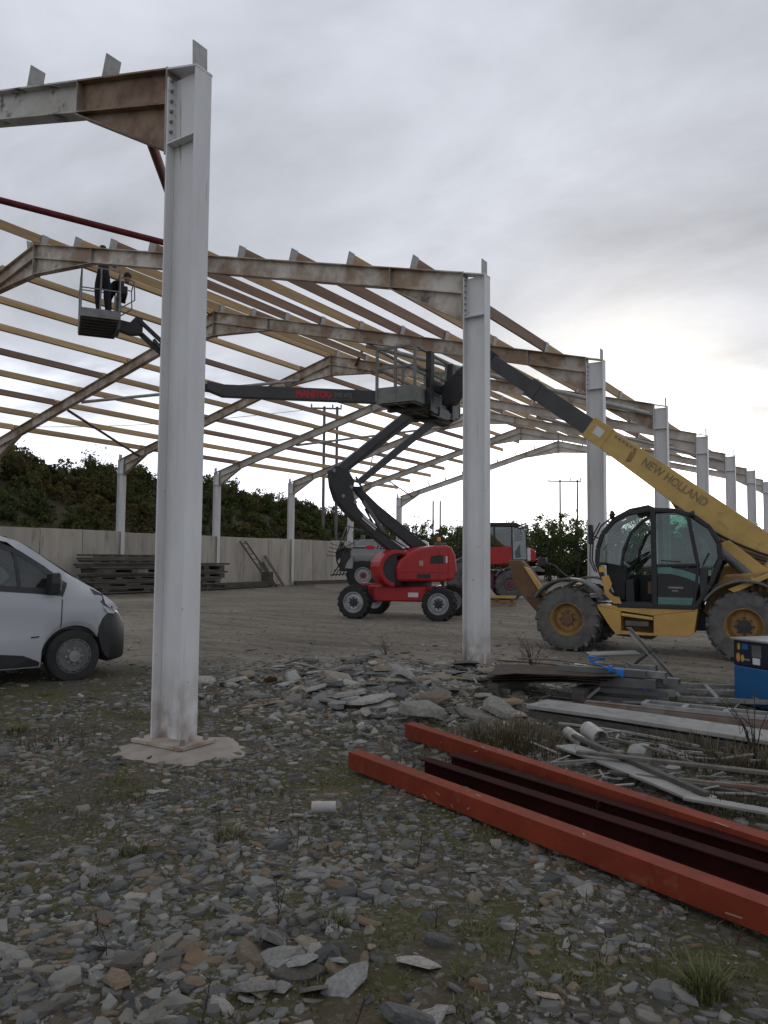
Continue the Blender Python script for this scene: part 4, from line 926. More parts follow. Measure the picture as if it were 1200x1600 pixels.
MB().tube([(0.0, .25, 1.29), (-.16, .25, 1.40), (-.28, .25, 1.52), (-.45, .25, 1.55)], .022, 6).build('lamp_bracket', M['blackp'], th)
MB().box(-.56, -.42, .18, .34, 1.50, 1.66).build('front_lamp', M['blackp'], th, bevel=.02); MB().box(-.575, -.56, .20, .32, 1.52, 1.64).build('front_lamp_lens', M['redsign'], th)
# front stabiliser leg folded up
MB().prism([(-1.18, 1.61), (-.92, 1.60), (-.72, 1.40), (-.42, .95), (-.30, .60), (-.58, .60), (-1.05, 1.11)], .30, .52).build('stabiliser_leg', M['rustb'], th, bevel=.012)
MB().prism([(-.86, 1.5), (-.74, 1.45), (-.40, .98), (-.5, .95)], .24, .30).build('stabiliser_ram', M['ochre'], th, bevel=.01)
MB().box(-.75, .3, .75, 1.55, .45, .85).build('front_frame', M['rustb'], th, bevel=.03)
# boom: outer yellow, two dark inner stages
YB0, YB1 = .98, 1.30
bd = Vector((.795, 0, -.607)); bn_ = Vector((.607, 0, .795))
def bpt(s, t): p = Vector((.335, 0, 4.31)) + bd * s - bn_ * t; return (p.x, p.z)
MB().prism([bpt(0, 0), bpt(4.7, 0), bpt(4.7, .52), bpt(2.6, .52), bpt(1.6, .46), bpt(0, .40)], YB0, YB1).build('boom', M['yellow'], th, bevel=.012)
MB().prism([bpt(-.02, -.015), bpt(.42, -.015), bpt(.42, .415), bpt(-.02, .415)], YB0 - .012, YB1 + .012).build('boom_collar', M['yellow'], th, bevel=.01)
MB().prism([bpt(-1.45, .03), bpt(.3, .03), bpt(.3, .37), bpt(-1.45, .37)], YB0 + .03, YB1 - .03).build('boom_stage', M['charcoal'], th, bevel=.008)
MB().prism([bpt(-1.50, .015), bpt(-1.28, .015), bpt(-1.28, .385), bpt(-1.50, .385)], YB0 + .018, YB1 - .018).build('stage_collar', M['charcoal'], th, bevel=.008)
MB().prism([bpt(-2.62, .06), bpt(-1.3, .06), bpt(-1.3, .34), bpt(-2.62, .34)], YB0 + .05, YB1 - .05).build('boom_stage', M['charcoal'], th, bevel=.008)
MB().prism([bpt(-2.75, .02), bpt(-2.5, .02), bpt(-2.5, .38), bpt(-2.7, .75), bpt(-2.95, .8), bpt(-2.95, .2)], YB0 + .03, YB1 - .03).build('boom_head', M['black'], th, bevel=.01)
q0 = bpt(.22, .12); MB().prism([bpt(.12, .10), bpt(.30, .10), bpt(.30, .26), bpt(.12, .26)], YB0 - .018, YB0 - .011).build('sticker', M['white'], th)
o = bpt(1.20, .235); put_text(th, 'NEW HOLLAND', .215, M['darktext'], (o[0], YB0, o[1]), bd, bn_, .003, bold=.004, squeeze=.86)
for k in range(6): MB().prism([bpt(.50 + .085 * k, .05), bpt(.56 + .085 * k, .05), bpt(.56 + .085 * k, .10 + .02 * (k % 2)), bpt(.50 + .085 * k, .10)], YB0 - .004, YB0 - .001).build('worn_decal', M['darktext'], th)
MB().prism([bpt(.92, .14), bpt(1.0, .10), bpt(1.03, .30), bpt(.94, .36)], YB0 - .008, YB0 - .002).build('scuff_plate', M['yellowd'], th)
MB().prism([bpt(1.9, .44), bpt(3.0, .50), bpt(3.0, .62), bpt(2.2, .56)], YB0 + .02, YB1 - .02).build('wear_rail', M['yellowd'], th)
for k in range(3):      # service hoses and mud-stained piping down the side of the cab base
    MB().tube([(.30, .16 + .03 * k, .90 + .03 * k), (.05, .20, 1.02 + .05 * k), (-.35, .3, .95 + .04 * k), (-.6, .42, .75 + .05 * k)], .018, 5).build('hose', M['blackp'], th, smooth=True)
MB().box(2.2, 2.32, .10, .2, .95, 1.5).build('fuel_pipe', M['black'], th, bevel=.02); MB().box(1.0, 1.38, .082, .086, .50, .58).build('sticker', M['greyd'], th)
# lower boom cheek, hoses and lift ram
MB().prism([(2.36, 1.90), (2.62, 1.98), (3.35, 1.36), (3.9, 1.2), (3.9, .95), (3.15, 1.16)], YB0 - .10, YB0 - .04).build('boom_cheek', M['yellow'], th, bevel=.01)
random.seed(9)
for k in range(5):
    a, c = bpt(2.15 + .05 * k, .50 + .015 * k), bpt(3.9, .30 + .05 * k); y = YB0 - .02 - .012 * k; sag = .10 + .03 * k
    MB().tube([(a[0] + (c[0] - a[0]) * t, y, a[1] + (c[1] - a[1]) * t - sag * math.sin(math.pi * t)) for t in np.linspace(0, 1, 9)], .022, 6).build('hose', M['rustb'] if k % 2 else M['blackp'], th)
MB().tube([(2.46, .78, 1.80), (3.25, .78, 1.08)], .075, 12).build('lift_ram', M['greyd'], th, smooth=True); MB().tube([(2.3, .9, 1.92), (2.9, .9, 1.38)], .045, 10).build('lift_ram', M['greyd'], th, smooth=True)

# ------------------------------------------------------------------ work platform carried by the telehandler
M['platform'] = mat('grey_green_platform', (.22, .225, .20), (.15, .15, .135), 4, .6)
wp = thing('work_platform', 'grey caged work platform carried high on the telehandler boom', 'work platform', TO, tr_)
fl = MB(); fl.box(-3.83, -3.0, 0, 2.35, 4.80, 4.83)
for y in (.1, .6, 1.15, 1.7, 2.25): fl.bar((-3.8, y, 4.77), (-3.03, y, 4.77), .06, .06)
for x in (-3.78, -3.42, -3.05): fl.bar((x, .02, 4.765), (x, 2.33, 4.765), .06, .07)
flo = fl.build('floor', M['platform'], wp)
tb = MB(); tb.box(-3.85, -2.98, -.02, 0, 4.76, 5.08); tb.box(-3.0, -2.98, 0, 2.35, 4.76, 5.08); tb.box(-3.85, -3.83, 0, 2.35, 4.76, 5.08); tb.box(-3.85, -2.98, 2.35, 2.37, 4.76, 5.08); tb.build('toe_board', M['platform'], wp)
def wrail(a, c, w=.045, name='rail'): MB().bar(a, c, w, w).build(name, M['platform'], wp)
for z in (5.48, 5.88):
    for a, c in (((-3.84, -.01), (-2.99, -.01)), ((-2.99, -.01), (-2.99, 2.36)), ((-3.84, -.01), (-3.84, 2.36)), ((-3.84, 2.36), (-2.99, 2.36))): wrail((*a, z), (*c, z))
for x, y in ((-3.84, -.01), (-3.42, -.01), (-2.99, -.01), (-3.84, 1.2), (-3.84, 2.36), (-2.99, 2.36), (-2.99, .75), (-2.99, 1.6), (-3.42, 2.36)): wrail((x, y, 4.8), (x, y, 5.88), .05, 'post')
MB().box(-2.96, -2.84, .45, .62, 4.62, 5.86).build('carriage_mast', M['black'], wp, bevel=.01); MB().box(-2.96, -2.84, 1.6, 1.77, 4.62, 5.86).build('carriage_mast', M['black'], wp, bevel=.01)
MB().box(-2.96, -2.86, .45, 1.77, 5.1, 5.3).build('carriage_beam', M['black'], wp); MB().box(-2.96, -2.86, .45, 1.77, 4.62, 4.76).build('carriage_beam', M['black'], wp)
MB().prism([(-2.85, 4.85), (-2.85, 5.25), (-2.3, 5.70), (-1.85, 5.75), (-1.85, 5.40), (-2.35, 5.15), (-2.6, 4.85)], 1.02, 1.26).build('carriage_arm', M['black'], wp, bevel=.01)
MB().prism([(-3.1, 4.78), (-3.1, 4.66), (-2.84, 4.58), (-2.84, 4.78)], .9, 1.4).build('pivot_bracket', M['black'], wp)
MB().bar((-3.83, .5, 4.70), (-2.9, .5, 4.70), .14, .06).build('fork_pocket', M['black'], wp); MB().bar((-3.83, 1.7, 4.70), (-2.9, 1.7, 4.70), .14, .06).build('fork_pocket', M['black'], wp)

# ------------------------------------------------------------------ slurry tanker behind the lift (local x right, y away)
ta = math.atan2(.51, .86)
tk = thing('slurry_tanker', 'grey slurry tanker with lettering and toothed spreader bar, behind the boom lift', 'tanker', (-16.6, 26.4, 0), ta)
tank = MB(); tank.loft([[(x, .95 + r * .95 * math.cos(a), 1.78 + r * .80 * math.sin(a)) for a in np.linspace(0, 2 * math.pi, 25)[:-1]] for x, r in ((-.62, .55), (-.55, .85), (-.35, 1), (3.1, 1), (3.3, .85), (3.38, .5))]); tank.build('tank', M['tank'], tk, smooth=True)
bx = MB(); ox = [(-.45, 1.15), (-.45, 2.16), (-.2, 2.16), (1.45, 2.16), (3.0, 2.16), (3.0, 1.3), (1.0, 1.3)] + [(.05 + .86 * math.cos(R(a)), 1.02 + .86 * math.sin(R(a))) for a in range(20, 175, 10)] + [(-.45, 1.15)]
bx.prism(ox[:-1], .02, .30); bx.build('side_shroud', M['tank'], tk, bevel=.01)
MB().prism([(-.25, 2.17), (-.15, 2.50), (.0, 2.58), (.82, 2.60), (1.5, 2.17)], .25, 1.6).build('top_hatch', M['tank'], tk, bevel=.03); MB().cyl((.02, .5, 2.58), (.02, .5, 2.82), .12, .10).build('filler_cap', M['greyd'], tk)
MB().box(-.45, .18, .012, .03, 2.13, 2.20).build('band', M['black'], tk); MB().box(.90, 2.9, .012, .03, 2.12, 2.15).build('band', M['black'], tk)
for k in range(7): MB().prism([(.74 + .15 * k, 2.12), (.81 + .15 * k, 2.12), (.87 + .15 * k, 2.31), (.80 + .15 * k, 2.31)], .006, .018).build('worn_lettering', M['black'], tk)
MB().prism([(.22 + .26 * math.cos(R(a)) + .2, 2.19 + .10 * math.sin(R(a))) for a in range(0, 360, 20)], .005, .02).build('emblem', M['redsign'], tk)
wheel(tk, (.08, .32, .80), .80, .55, .40, -1, n=20, mt='tyre', mr='silver', mh='redd', dish=.12); wheel(tk, (.08, 1.6, .80), .80, .55, .40, 1, n=20, mt='tyre', mr='silver', mh='redd')
MB().box(-.5, 4.2, .55, 1.35, .75, 1.05).build('chassis', M['black'], tk); MB().box(3.9, 4.1, .85, 1.05, 0, .8).build('parking_leg', M['black'], tk); MB().bar((-.6, .5, .7), (4.0, .5, .85), .12, .12).build('side_rail', M['greyd'], tk)
# spreader at the rear: frame, hoses, comb of teeth
sp = MB().prism([(-1.12, 1.0), (-.5, 1.0), (-.5, 2.15), (-.8, 2.2), (-1.05, 1.9)], .2, 1.7).build('spreader_frame', M['black'], tk, bevel=.03)
MB().bar((-1.45, -.3, .82), (-1.45, 2.2, .82), .07, .07).build('spreader_bar', M['black'], tk); MB().bar((-1.45, .1, .82), (-.55, .1, .9), .06, .05).build('spreader_bar', M['black'], tk); MB().bar((-1.3, .1, 1.0), (-1.0, .1, 1.5), .08, .06).build('spreader_arm', M['black'], tk)
for k in range(6): MB().tube([(-1.40 + .16 * k, .02, .78), (-1.30 + .16 * k, .05, 1.08)], .028, 5).build('dribble_hose', M['blackp'], tk)
for k in range(4): MB().tube([(-1.2, .0, 1.75 + .17 * k), (-1.72 + .06 * k, -.05, 1.78 + .20 * k)], .018, 5).build('tine', M['black'], tk)
for k in range(7):
    a = k * .9; MB().tube([(-.7 - .05 * k, .1 + .1 * k, 2.0), (-1.0 + .1 * math.sin(a), .1 * k, 2.35 + .12 * math.cos(a)), (-1.25 + .05 * k, .05 * k, 1.9), (-1.22, .1, 1.5), (-1.1, .2, 1.2)], .035, 6).build('hose', M['blackp'], tk, smooth=True)
for p, q in (((-1.2, 0, 2.0), (-.75, .2, 3.25)), ((-1.0, .1, 2.1), (-.62, .3, 3.2)), ((-.8, 0, 2.2), (.1, .4, 2.7)), ((-.4, .3, 2.2), (-.45, .3, 3.0)), ((-.75, .2, 3.25), (.3, .5, 2.95))): MB().bar(p, q, .05, .05).build('boom_tube', M['greyd'], tk)
for k in range(9): MB().tube([(-.3 + .25 * k, .9, 2.95 - .06 * k), (-.2 + .25 * k, .9, 3.3 - .08 * k), (-.05 + .25 * k, .9, 3.05 - .05 * k)], .022, 5).build('hose', M['blackp'], tk)

# ------------------------------------------------------------------ red tractor unit right of the second column (local x right, y away)
rt = thing('red_tractor', 'red farm tractor with glazed cab and pale door, half hidden by the second column', 'tractor', (-7.65, 24.15, 0), ta)
wheel(rt, (-.05, .3, .62), .60, .42, .30, -1, n=16, mt='tyred', mr='greyd', mh='redd'); wheel(rt, (-1.75, .3, .80), .80, .5, .42, -1, n=18, mt='tyred', mr='greyd', mh='redd'); wheel(rt, (-.05, 1.9, .62), .60, .42, .30, 1, n=16, mr='greyd', mh='redd'); wheel(rt, (-1.75, 1.9, .80), .80, .5, .42, 1, n=18, mr='greyd', mh='redd')
MB().box(-2.0, .9, .7, 1.5, .55, 1.2).build('chassis', M['black'], rt, bevel=.03)
MB().prism([(-1.75, 1.35), (-1.75, 2.1), (.02, 2.18), (.06, 1.45)], .25, 1.95).build('body', M['red'], rt, bevel=.05); MB().prism([(.62, 1.55), (.62, 2.2), (.85, 2.1), (1.03, 2.0), (1.0, 1.55)], .35, 1.85).build('bonnet', M['red'], rt, bevel=.08); MB().box(.60, .80, .32, .5, 1.58, 2.1).build('headlamp', M['lamp'], rt, bevel=.04)
cb = MB()
for y in (.3, 1.9):
    for a, c in (((-1.25, 2.1), (-1.2, 3.0)), ((-.65, 2.15), (-.7, 3.0)), ((.06, 1.62), (.04, 3.0)), ((.63, 1.62), (.55, 2.86)), ((-1.2, 3.0), (.1, 3.05)), ((.04, 3.0), (.55, 2.86)), ((.06, 1.62), (.63, 1.62))): cb.bar((a[0], y, a[1]), (c[0], y, c[1]), .06, .06, up=(0, 1, 0))
cbo = cb.build('cab_frame', M['black'], rt)
MB().prism([(-1.35, 3.0), (-1.3, 3.14), (.2, 3.15), (.45, 3.02), (.4, 2.98)], .22, 1.98).build('roof', M['black'], rt, bevel=.04); MB().cyl((-.1, 1, 3.14), (-.1, 1, 3.24), .015).build('aerial', M['black'], rt); MB().cyl((-.1, 1, 3.24), (-.1, 1, 3.27), .09).build('beacon', M['black'], rt)
for poly, m in (([(-1.2, 2.15), (-1.16, 2.97), (-.72, 2.97), (-.68, 2.15)], 'glassd'), ([(-.62, 2.18), (-.66, 2.97), (.0, 2.97), (.0, 2.18)], 'glassd'), ([(.1, 2.25), (.08, 2.96), (.38, 2.9), (.42, 2.3)], 'glassd')):
    MB().prism(poly, .29, .30).build('pane', M[m], cbo); MB().prism(poly, 1.9, 1.91).build('pane', M[m], cbo)
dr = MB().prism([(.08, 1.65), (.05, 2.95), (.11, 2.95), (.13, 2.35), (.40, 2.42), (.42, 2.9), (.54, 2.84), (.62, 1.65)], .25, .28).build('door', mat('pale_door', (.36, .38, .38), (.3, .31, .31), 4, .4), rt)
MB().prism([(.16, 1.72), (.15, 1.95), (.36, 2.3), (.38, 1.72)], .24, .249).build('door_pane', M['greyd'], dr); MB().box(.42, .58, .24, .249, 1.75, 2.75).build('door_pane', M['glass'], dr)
for cx, r_ in ((-.05, .72), (-1.75, .95)):
    zc_ = .62 if r_ < .8 else .8
    MB().prism([(cx + r_ * math.cos(R(a)), zc_ + r_ * math.sin(R(a))) for a in range(30, 160, 10)] + [(cx + (r_ - .05) * math.cos(R(a)), zc_ + (r_ - .05) * math.sin(R(a))) for a in range(150, 29, -10)], .05, .55).build('fender', M['greyd'], rt)
MB().prism([(.3, 1.30), (1.1, 1.36), (1.32, 1.22), (1.32, 1.14), (.3, 1.2)], .1, .9).build('front_linkage', M['greyd'], rt, bevel=.02); MB().box(-1.2, -.7, .3, .34, .45, 1.05).build('side_flap', mat('purple_red_flap', (.16, .02, .05), None), rt); MB().box(-.62, -.42, .22, .28, .55, 1.0).build('hose_guard', M['rustb'], rt)
# ------------------------------------------------------------------ slate: 300 stones as pieces of the ground, the rest as one mass
def stone_mat(name, island, gain=1.0):
    m = bpy.data.materials.new(name); m.use_nodes = True; N, L = m.node_tree.nodes, m.node_tree.links; b = N['Principled BSDF']; b.inputs['Roughness'].default_value = .8; b.inputs['Specular IOR Level'].default_value = .35
    src = N.new('ShaderNodeNewGeometry').outputs['Random Per Island'] if island else N.new('ShaderNodeObjectInfo').outputs['Random']
    r = N.new('ShaderNodeValToRGB'); L.new(src, r.inputs[0]); e = r.color_ramp.elements
    cs = [(0, (.044, .043, .040)), (.20, (.108, .106, .100)), (.38, (.170, .166, .154)), (.52, (.082, .074, .060)), (.70, (.212, .205, .186)), (.84, (.138, .118, .085)), (.94, (.148, .098, .056)), (1, (.30, .285, .255))]
    cs = [(p_, tuple(c_ * gain for c_ in c)) for p_, c in cs]; e[0].color = (*cs[0][1], 1); e[1].position = 1; e[1].color = (*cs[-1][1], 1)
    for p, c in cs[1:-1]: q = e.new(p); q.color = (*c, 1)
    t = N.new('ShaderNodeTexCoord'); n = N.new('ShaderNodeTexNoise'); n.inputs['Scale'].default_value = 14 if not island else 9; n.inputs['Detail'].default_value = 7; L.new(t.outputs['Object'], n.inputs['Vector'])
    mr = N.new('ShaderNodeMapRange'); mr.inputs['From Min'].default_value = .3; mr.inputs['From Max'].default_value = .7; mr.inputs['To Min'].default_value = .72; mr.inputs['To Max'].default_value = 1.22; L.new(n.outputs['Fac'], mr.inputs['Value'])
    cc = N.new('ShaderNodeCombineColor'); [L.new(mr.outputs[0], cc.inputs[i]) for i in range(3)]
    x = N.new('ShaderNodeMix'); x.data_type = 'RGBA'; x.blend_type = 'MULTIPLY'; x.inputs[0].default_value = 1; L.new(r.outputs[0], x.inputs[6]); L.new(cc.outputs[0], x.inputs[7])
    L.new(x.outputs[2], b.inputs['Base Color'])
    bn = N.new('ShaderNodeBump'); bn.inputs['Strength'].default_value = .5; bn.inputs['Distance'].default_value = .015; L.new(n.outputs['Fac'], bn.inputs['Height']); L.new(bn.outputs[0], b.inputs['Normal'])
    return m
M['stone'] = stone_mat('slate_stone', False); M['chip'] = stone_mat('slate_chips', True); M['slab'] = stone_mat('pale_slab', False, 1.55); M['slabchip'] = stone_mat('pale_slab_chips', True, 1.45)
def hull(points):
    bm = bmesh.new(); [bm.verts.new(p) for p in points]; bmesh.ops.convex_hull(bm, input=bm.verts)
    loose = [v for v in bm.verts if not v.link_faces]; bmesh.ops.delete(bm, geom=loose, context='VERTS'); bmesh.ops.triangulate(bm, faces=bm.faces)
    bm.verts.index_update(); V = np.array([v.co[:] for v in bm.verts]); F = np.array([[v.index for v in f.verts] for f in bm.faces]); bm.free(); return V, F
def slate(k, th):
    rg = random.Random(k); n = rg.randint(5, 7); asp = rg.uniform(.5, .95); P = []
    for i in range(n):
        a = 2 * math.pi * (i + rg.uniform(-.3, .3)) / n; r = rg.uniform(.36, .56)
        P.append((r * math.cos(a), r * asp * math.sin(a), -th * rg.uniform(.4, .6))); s = rg.uniform(.72, 1.0); P.append((r * s * math.cos(a + .1), r * asp * s * math.sin(a + .1), th * rg.uniform(.2, .6)))
    P.append((rg.uniform(-.15, .15), rg.uniform(-.1, .1), th * .68)); return hull(P)
STEM = []
for k in range(16):
    V, F = slate(k + 3, [.08, .12, .17, .28][k % 4]); me = np_mesh('stone', V, F); me.materials.append(M['stone']); STEM.append(me)
SLAB = []
for k in range(12):
    V, F = slate(k + 30, [.06, .09, .13][k % 3]); me = np_mesh('stone', V, F); me.materials.append(M['slab']); SLAB.append(me)
CHIP = [slate(k + 60, [.12, .2, .34][k % 3]) for k in range(12)]
rg = random.Random(17)
def stone(x, y, s, tilt=14, lift=.3, slab=False):
    o = link('stone', SLAB[rg.randrange(12)] if slab else STEM[rg.randrange(16)], None, GROUND); o.location = (x, y, gz(x, y) + s * .10 * lift); o.scale = (s, s * rg.uniform(.65, 1.1), s * rg.uniform(.6, 1.0))
    o.rotation_euler = (R(rg.gauss(0, tilt)), R(rg.gauss(0, tilt)), rg.uniform(0, 6.28))
def on_ground(px, py):
    d = _f + _r2 * ((px - 600) / 1199.5) - _u2 * ((py - 800) / 1199.5); q = CAM + d * (-CAM.z / d.z); return q.x, q.y
cnt = 0
while cnt < 175:                                     # pale broken slabs spread between the first two columns and the scrap
    x, y = on_ground(rg.gauss(590, 135), rg.gauss(1082, 30))
    if not (-2.8 < x < 2.0 and 1.3 < y < 6.2) or math.hypot(x + .19, y - 5.7) < .4: continue
    stone(x, y, rg.choice([.12, .16, .20, .26, .34, .44, .54]) * rg.uniform(.8, 1.15), 9, rg.uniform(.2, 2.6), rg.random() < .85); cnt += 1
for i in range(70):                                  # stones at the photographer's feet
    u = rg.random(); x = 2.2 + u * 1.55 + rg.gauss(0, .2); y = -2.75 + u * .62 + rg.gauss(0, .26)
    stone(x, y, rg.choice([.07, .09, .12, .16, .22]) * rg.uniform(.8, 1.2), 14, rg.uniform(.2, 1.3), rg.random() < .45)
for i in range(55):
    d = 2.4 + 6.5 * rg.random() ** 1.2; a = YAW + rg.uniform(-.5, .52); x, y = CAM.x - math.sin(a) * d, CAM.y + math.cos(a) * d
    if math.hypot(x + .02, y + .13) < .85: x += 1.2
    stone(x, y, rg.choice([.06, .08, .11, .15, .2]) * rg.uniform(.8, 1.2), 8, .0, rg.random() < .5)
# the uncountable rest
def scatter(n, dmin, dmax, smin, smax, pw, spread=.72, mask=True):
    rr = RNG; d = dmin + (dmax - dmin) * rr.random(n) ** pw; a = YAW + rr.uniform(-spread, spread, n)
    x, y = CAM.x - np.sin(a) * d, CAM.y + np.cos(a) * d
    keep = np.hypot((x + .02) / 1.05, y + .13) > .34 + .30 * rr.random(n)
    if mask: keep &= rr.random(n) < rubble_mask(x, y) * np.clip(.42 + 3.6 * (fbm(x * .9, y * .9, 8) + .06), .06, 1)
    x, y = x[keep], y[keep]; n = len(x); s = np.exp(rr.uniform(np.log(smin), np.log(smax), n)); return x, y, s
XS, YS, SS = [], [], []
for args in ((75000, 1.3, 8.5, .009, .045, .75), (13000, 1.3, 9, .04, .12, .8), (11000, 6, 13, .05, .16, .9), (1500, 1.5, 8, .09, .16, .8), (2600, 1.4, 4.6, .06, .17, 1.0)):
    x, y, s = scatter(*args); XS.append(x); YS.append(y); SS.append(s)
x = RNG.normal(-.1, 1.5, 5000); y = RNG.normal(3.5, 1.2, 5000); XS.append(x); YS.append(y); SS.append(np.exp(RNG.uniform(np.log(.03), np.log(.16), 5000)))
x, y, s = scatter(5000, 8, 24, .03, .09, .9, .6, False); XS.append(x); YS.append(y); SS.append(s)
x, y, s = np.concatenate(XS), np.concatenate(YS), np.concatenate(SS)
def chip_mesh(name, x, y, s, tilt=.13):
    z = height(x, y); n = len(x); kk = RNG.integers(0, 12, n)
    Vs, Fs, off = [], [], 0
    for k in range(12):
        V, F = CHIP[k]; j = np.where(kk == k)[0]; m_ = len(j); az = RNG.uniform(0, 6.28, m_); tx, ty = RNG.normal(0, tilt, m_), RNG.normal(0, tilt, m_)
        P = V[None] * s[j][:, None, None] * np.stack([np.ones(m_), RNG.uniform(.5, 1.1, m_), RNG.uniform(.4, .95, m_)], -1)[:, None]
        c_, s_ = np.cos(az)[:, None], np.sin(az)[:, None]; zz = P[..., 2] + tx[:, None] * P[..., 0] + ty[:, None] * P[..., 1]
        Q = np.stack([P[..., 0] * c_ - P[..., 1] * s_ + x[j][:, None], P[..., 0] * s_ + P[..., 1] * c_ + y[j][:, None], zz + (z[j] + s[j] * RNG.uniform(-.04, .05, m_))[:, None]], -1)
        Vs.append(Q.reshape(-1, 3)); Fs.append((F[None] + (np.arange(m_) * len(V))[:, None, None] + off).reshape(-1, 3)); off += m_ * len(V)
    return np_mesh(name, np.concatenate(Vs), np.concatenate(Fs))
tag(link('slate_chippings', chip_mesh('slate_chippings', x, y, s), M['chip'], GROUND), kind='stuff')
P = np.array([on_ground(a, c) for a, c in zip(RNG.normal(590, 140, 2600), RNG.normal(1082, 33, 2600)) if c > 1005])
tag(link('slab_fragments', chip_mesh('slab_fragments', P[:, 0], P[:, 1], np.exp(RNG.uniform(np.log(.05), np.log(.22), len(P))), .2), M['slabchip'], GROUND), kind='stuff')

# ------------------------------------------------------------------ grass, weeds
M['grass'] = mat('rough_grass', (.095, .108, .030), (.130, .105, .045), 1.2, .85, island=.4)
M['drygrass'] = mat('dry_grass', (.115, .085, .045), (.07, .06, .025), 2, .85, island=.4)
M['weed'] = mat('dead_weed', (.035, .026, .018), None, rough=.9)
def blades(cx, cy, rad, n, h, lean=.5):
    a = RNG.uniform(0, 6.28, n); r = rad * np.sqrt(RNG.random(n)); bx, by = cx + r * np.cos(a), cy + r * np.sin(a); bz_ = height(bx, by)
    hh = h * RNG.uniform(.4, 1.15, n); la = a + RNG.normal(0, .7, n); ll = hh * lean * RNG.uniform(.2, 1.3, n); w = .0035 + .012 * hh
    p0 = np.stack([bx, by, bz_ - .01], -1); tip = p0 + np.stack([ll * np.cos(la), ll * np.sin(la), hh], -1); mid = p0 * .5 + tip * .5 + np.stack([-ll * .18 * np.cos(la), -ll * .18 * np.sin(la), hh * .08], -1)
    sd = np.stack([-np.sin(la) * w, np.cos(la) * w, 0 * w], -1)
    V = np.stack([p0 - sd, p0 + sd, mid + sd * .7, mid - sd * .7, tip], 1).reshape(-1, 3); i = np.arange(n)[:, None] * 5
    return V, np.concatenate([np.stack([i, i + 1, i + 2], -1), np.stack([i, i + 2, i + 3], -1), np.stack([i + 3, i + 2, i + 4], -1)]).reshape(-1, 3)
def blade_obj(name, sets, m):
    Vs, Fs, o = [], [], 0
    for V, F in sets: Vs.append(V); Fs.append(F + o); o += len(V)
    return link(name, np_mesh(name, np.concatenate(Vs), np.concatenate(Fs)), m)
sets = []
for i in range(1100):
    d = 1.6 + 8.5 * RNG.random(); a = YAW + RNG.uniform(-.6, .6); x, y = CAM.x - math.sin(a) * d, CAM.y + math.cos(a) * d
    if fbm(x * .9, y * .9, 8) > .02 or math.hypot(x, y + .1) < .8: continue
    sets.append(blades(x, y, RNG.uniform(.06, .26), int(RNG.uniform(30, 90)), RNG.uniform(.012, .045), .9))
tag(blade_obj('grass', sets, M['grass']), 'sparse short green grass between the slate chippings', 'grass', kind='stuff')
sets = []
for cx, cy, r, n, h in [(2.15, 1.72, .42, 520, .16), (1.85, 1.55, .30, 250, .12), (2.55, 1.45, .25, 160, .12), (3.75, 1.95, .45, 420, .17), (4.15, 1.75, .3, 260, .18), (3.3, 2.2, .3, 160, .14), (3.3, 2.75, .25, 120, .16), (4.1, 1.0, .3, 180, .13), (1.2, -.6, .25, 70, .07), (.5, -1.2, .3, 80, .06), (2.3, -1.1, .3, 90, .06), (3.9, -1.3, .35, 140, .07), (-1.2, -.5, .4, 180, .09), (-1.9, 1.6, .5, 160, .09), (1.9, .75, .3, 140, .09)]:
    sets.append(blades(cx, cy, r, n, h, .7))
tag(blade_obj('dry_grass', sets, M['drygrass']), 'tangled brownish dead grass around the scrap and red beams', 'grass', kind='stuff')
for (cx, cy, h, n, lb) in [(4.33, -1.57, .11, 260, 'tall yellow green grass tuft in the bottom right foreground'), (1.5, -1.87, .075, 110, 'small green grass tuft in the left foreground, leftmost of the pair below the column'),
                           (1.77, -1.43, .075, 120, 'small green grass tuft below the concrete footing of the near column'), (2.89, -1.95, .06, 110, 'low brownish grass tuft in the centre foreground'),
                           (-1.64, -.62, .10, 150, 'grass tuft at the left edge beneath the van')]:
    t = thing('grass_tuft', lb, 'grass tuft', (0, 0, 0), 0, 'separate grass tufts in the foreground'); V, F = blades(cx, cy, .075, n, h, .85); link('blades', np_mesh('blades', V, F), M['grass'], t)
    t.location = (cx, cy, gz(cx, cy)); t.children[0].location = (-cx, -cy, -gz(cx, cy))
mb = MB(); rg = random.Random(5)
for i in range(46):
    d = 2.6 + 6 * rg.random(); a = YAW + rg.uniform(-.5, .5); x, y = CAM.x - math.sin(a) * d, CAM.y + math.cos(a) * d; h = rg.uniform(.06, .20); z = gz(x, y)
    if math.hypot(x, y + .1) < .8: continue
    l = rg.uniform(-.05, .05); mb.tube([(x, y, z - .02), (x + l * .5, y + .01, z + h * .5), (x + l, y, z + h)], [.003, .0025, .0015], 4)
    for j in range(5): q = .35 + .13 * j; b_ = rg.uniform(0, 6.28); mb.tube([(x + l * q, y, z + h * q), (x + l * q + .03 * math.cos(b_), y + .03 * math.sin(b_), z + h * q + .03)], [.002, .001], 3)
tag(mb.build('dead_weeds', M['weed']), 'thin dark dead weed stalks sticking up from the stones', 'weeds', kind='stuff')
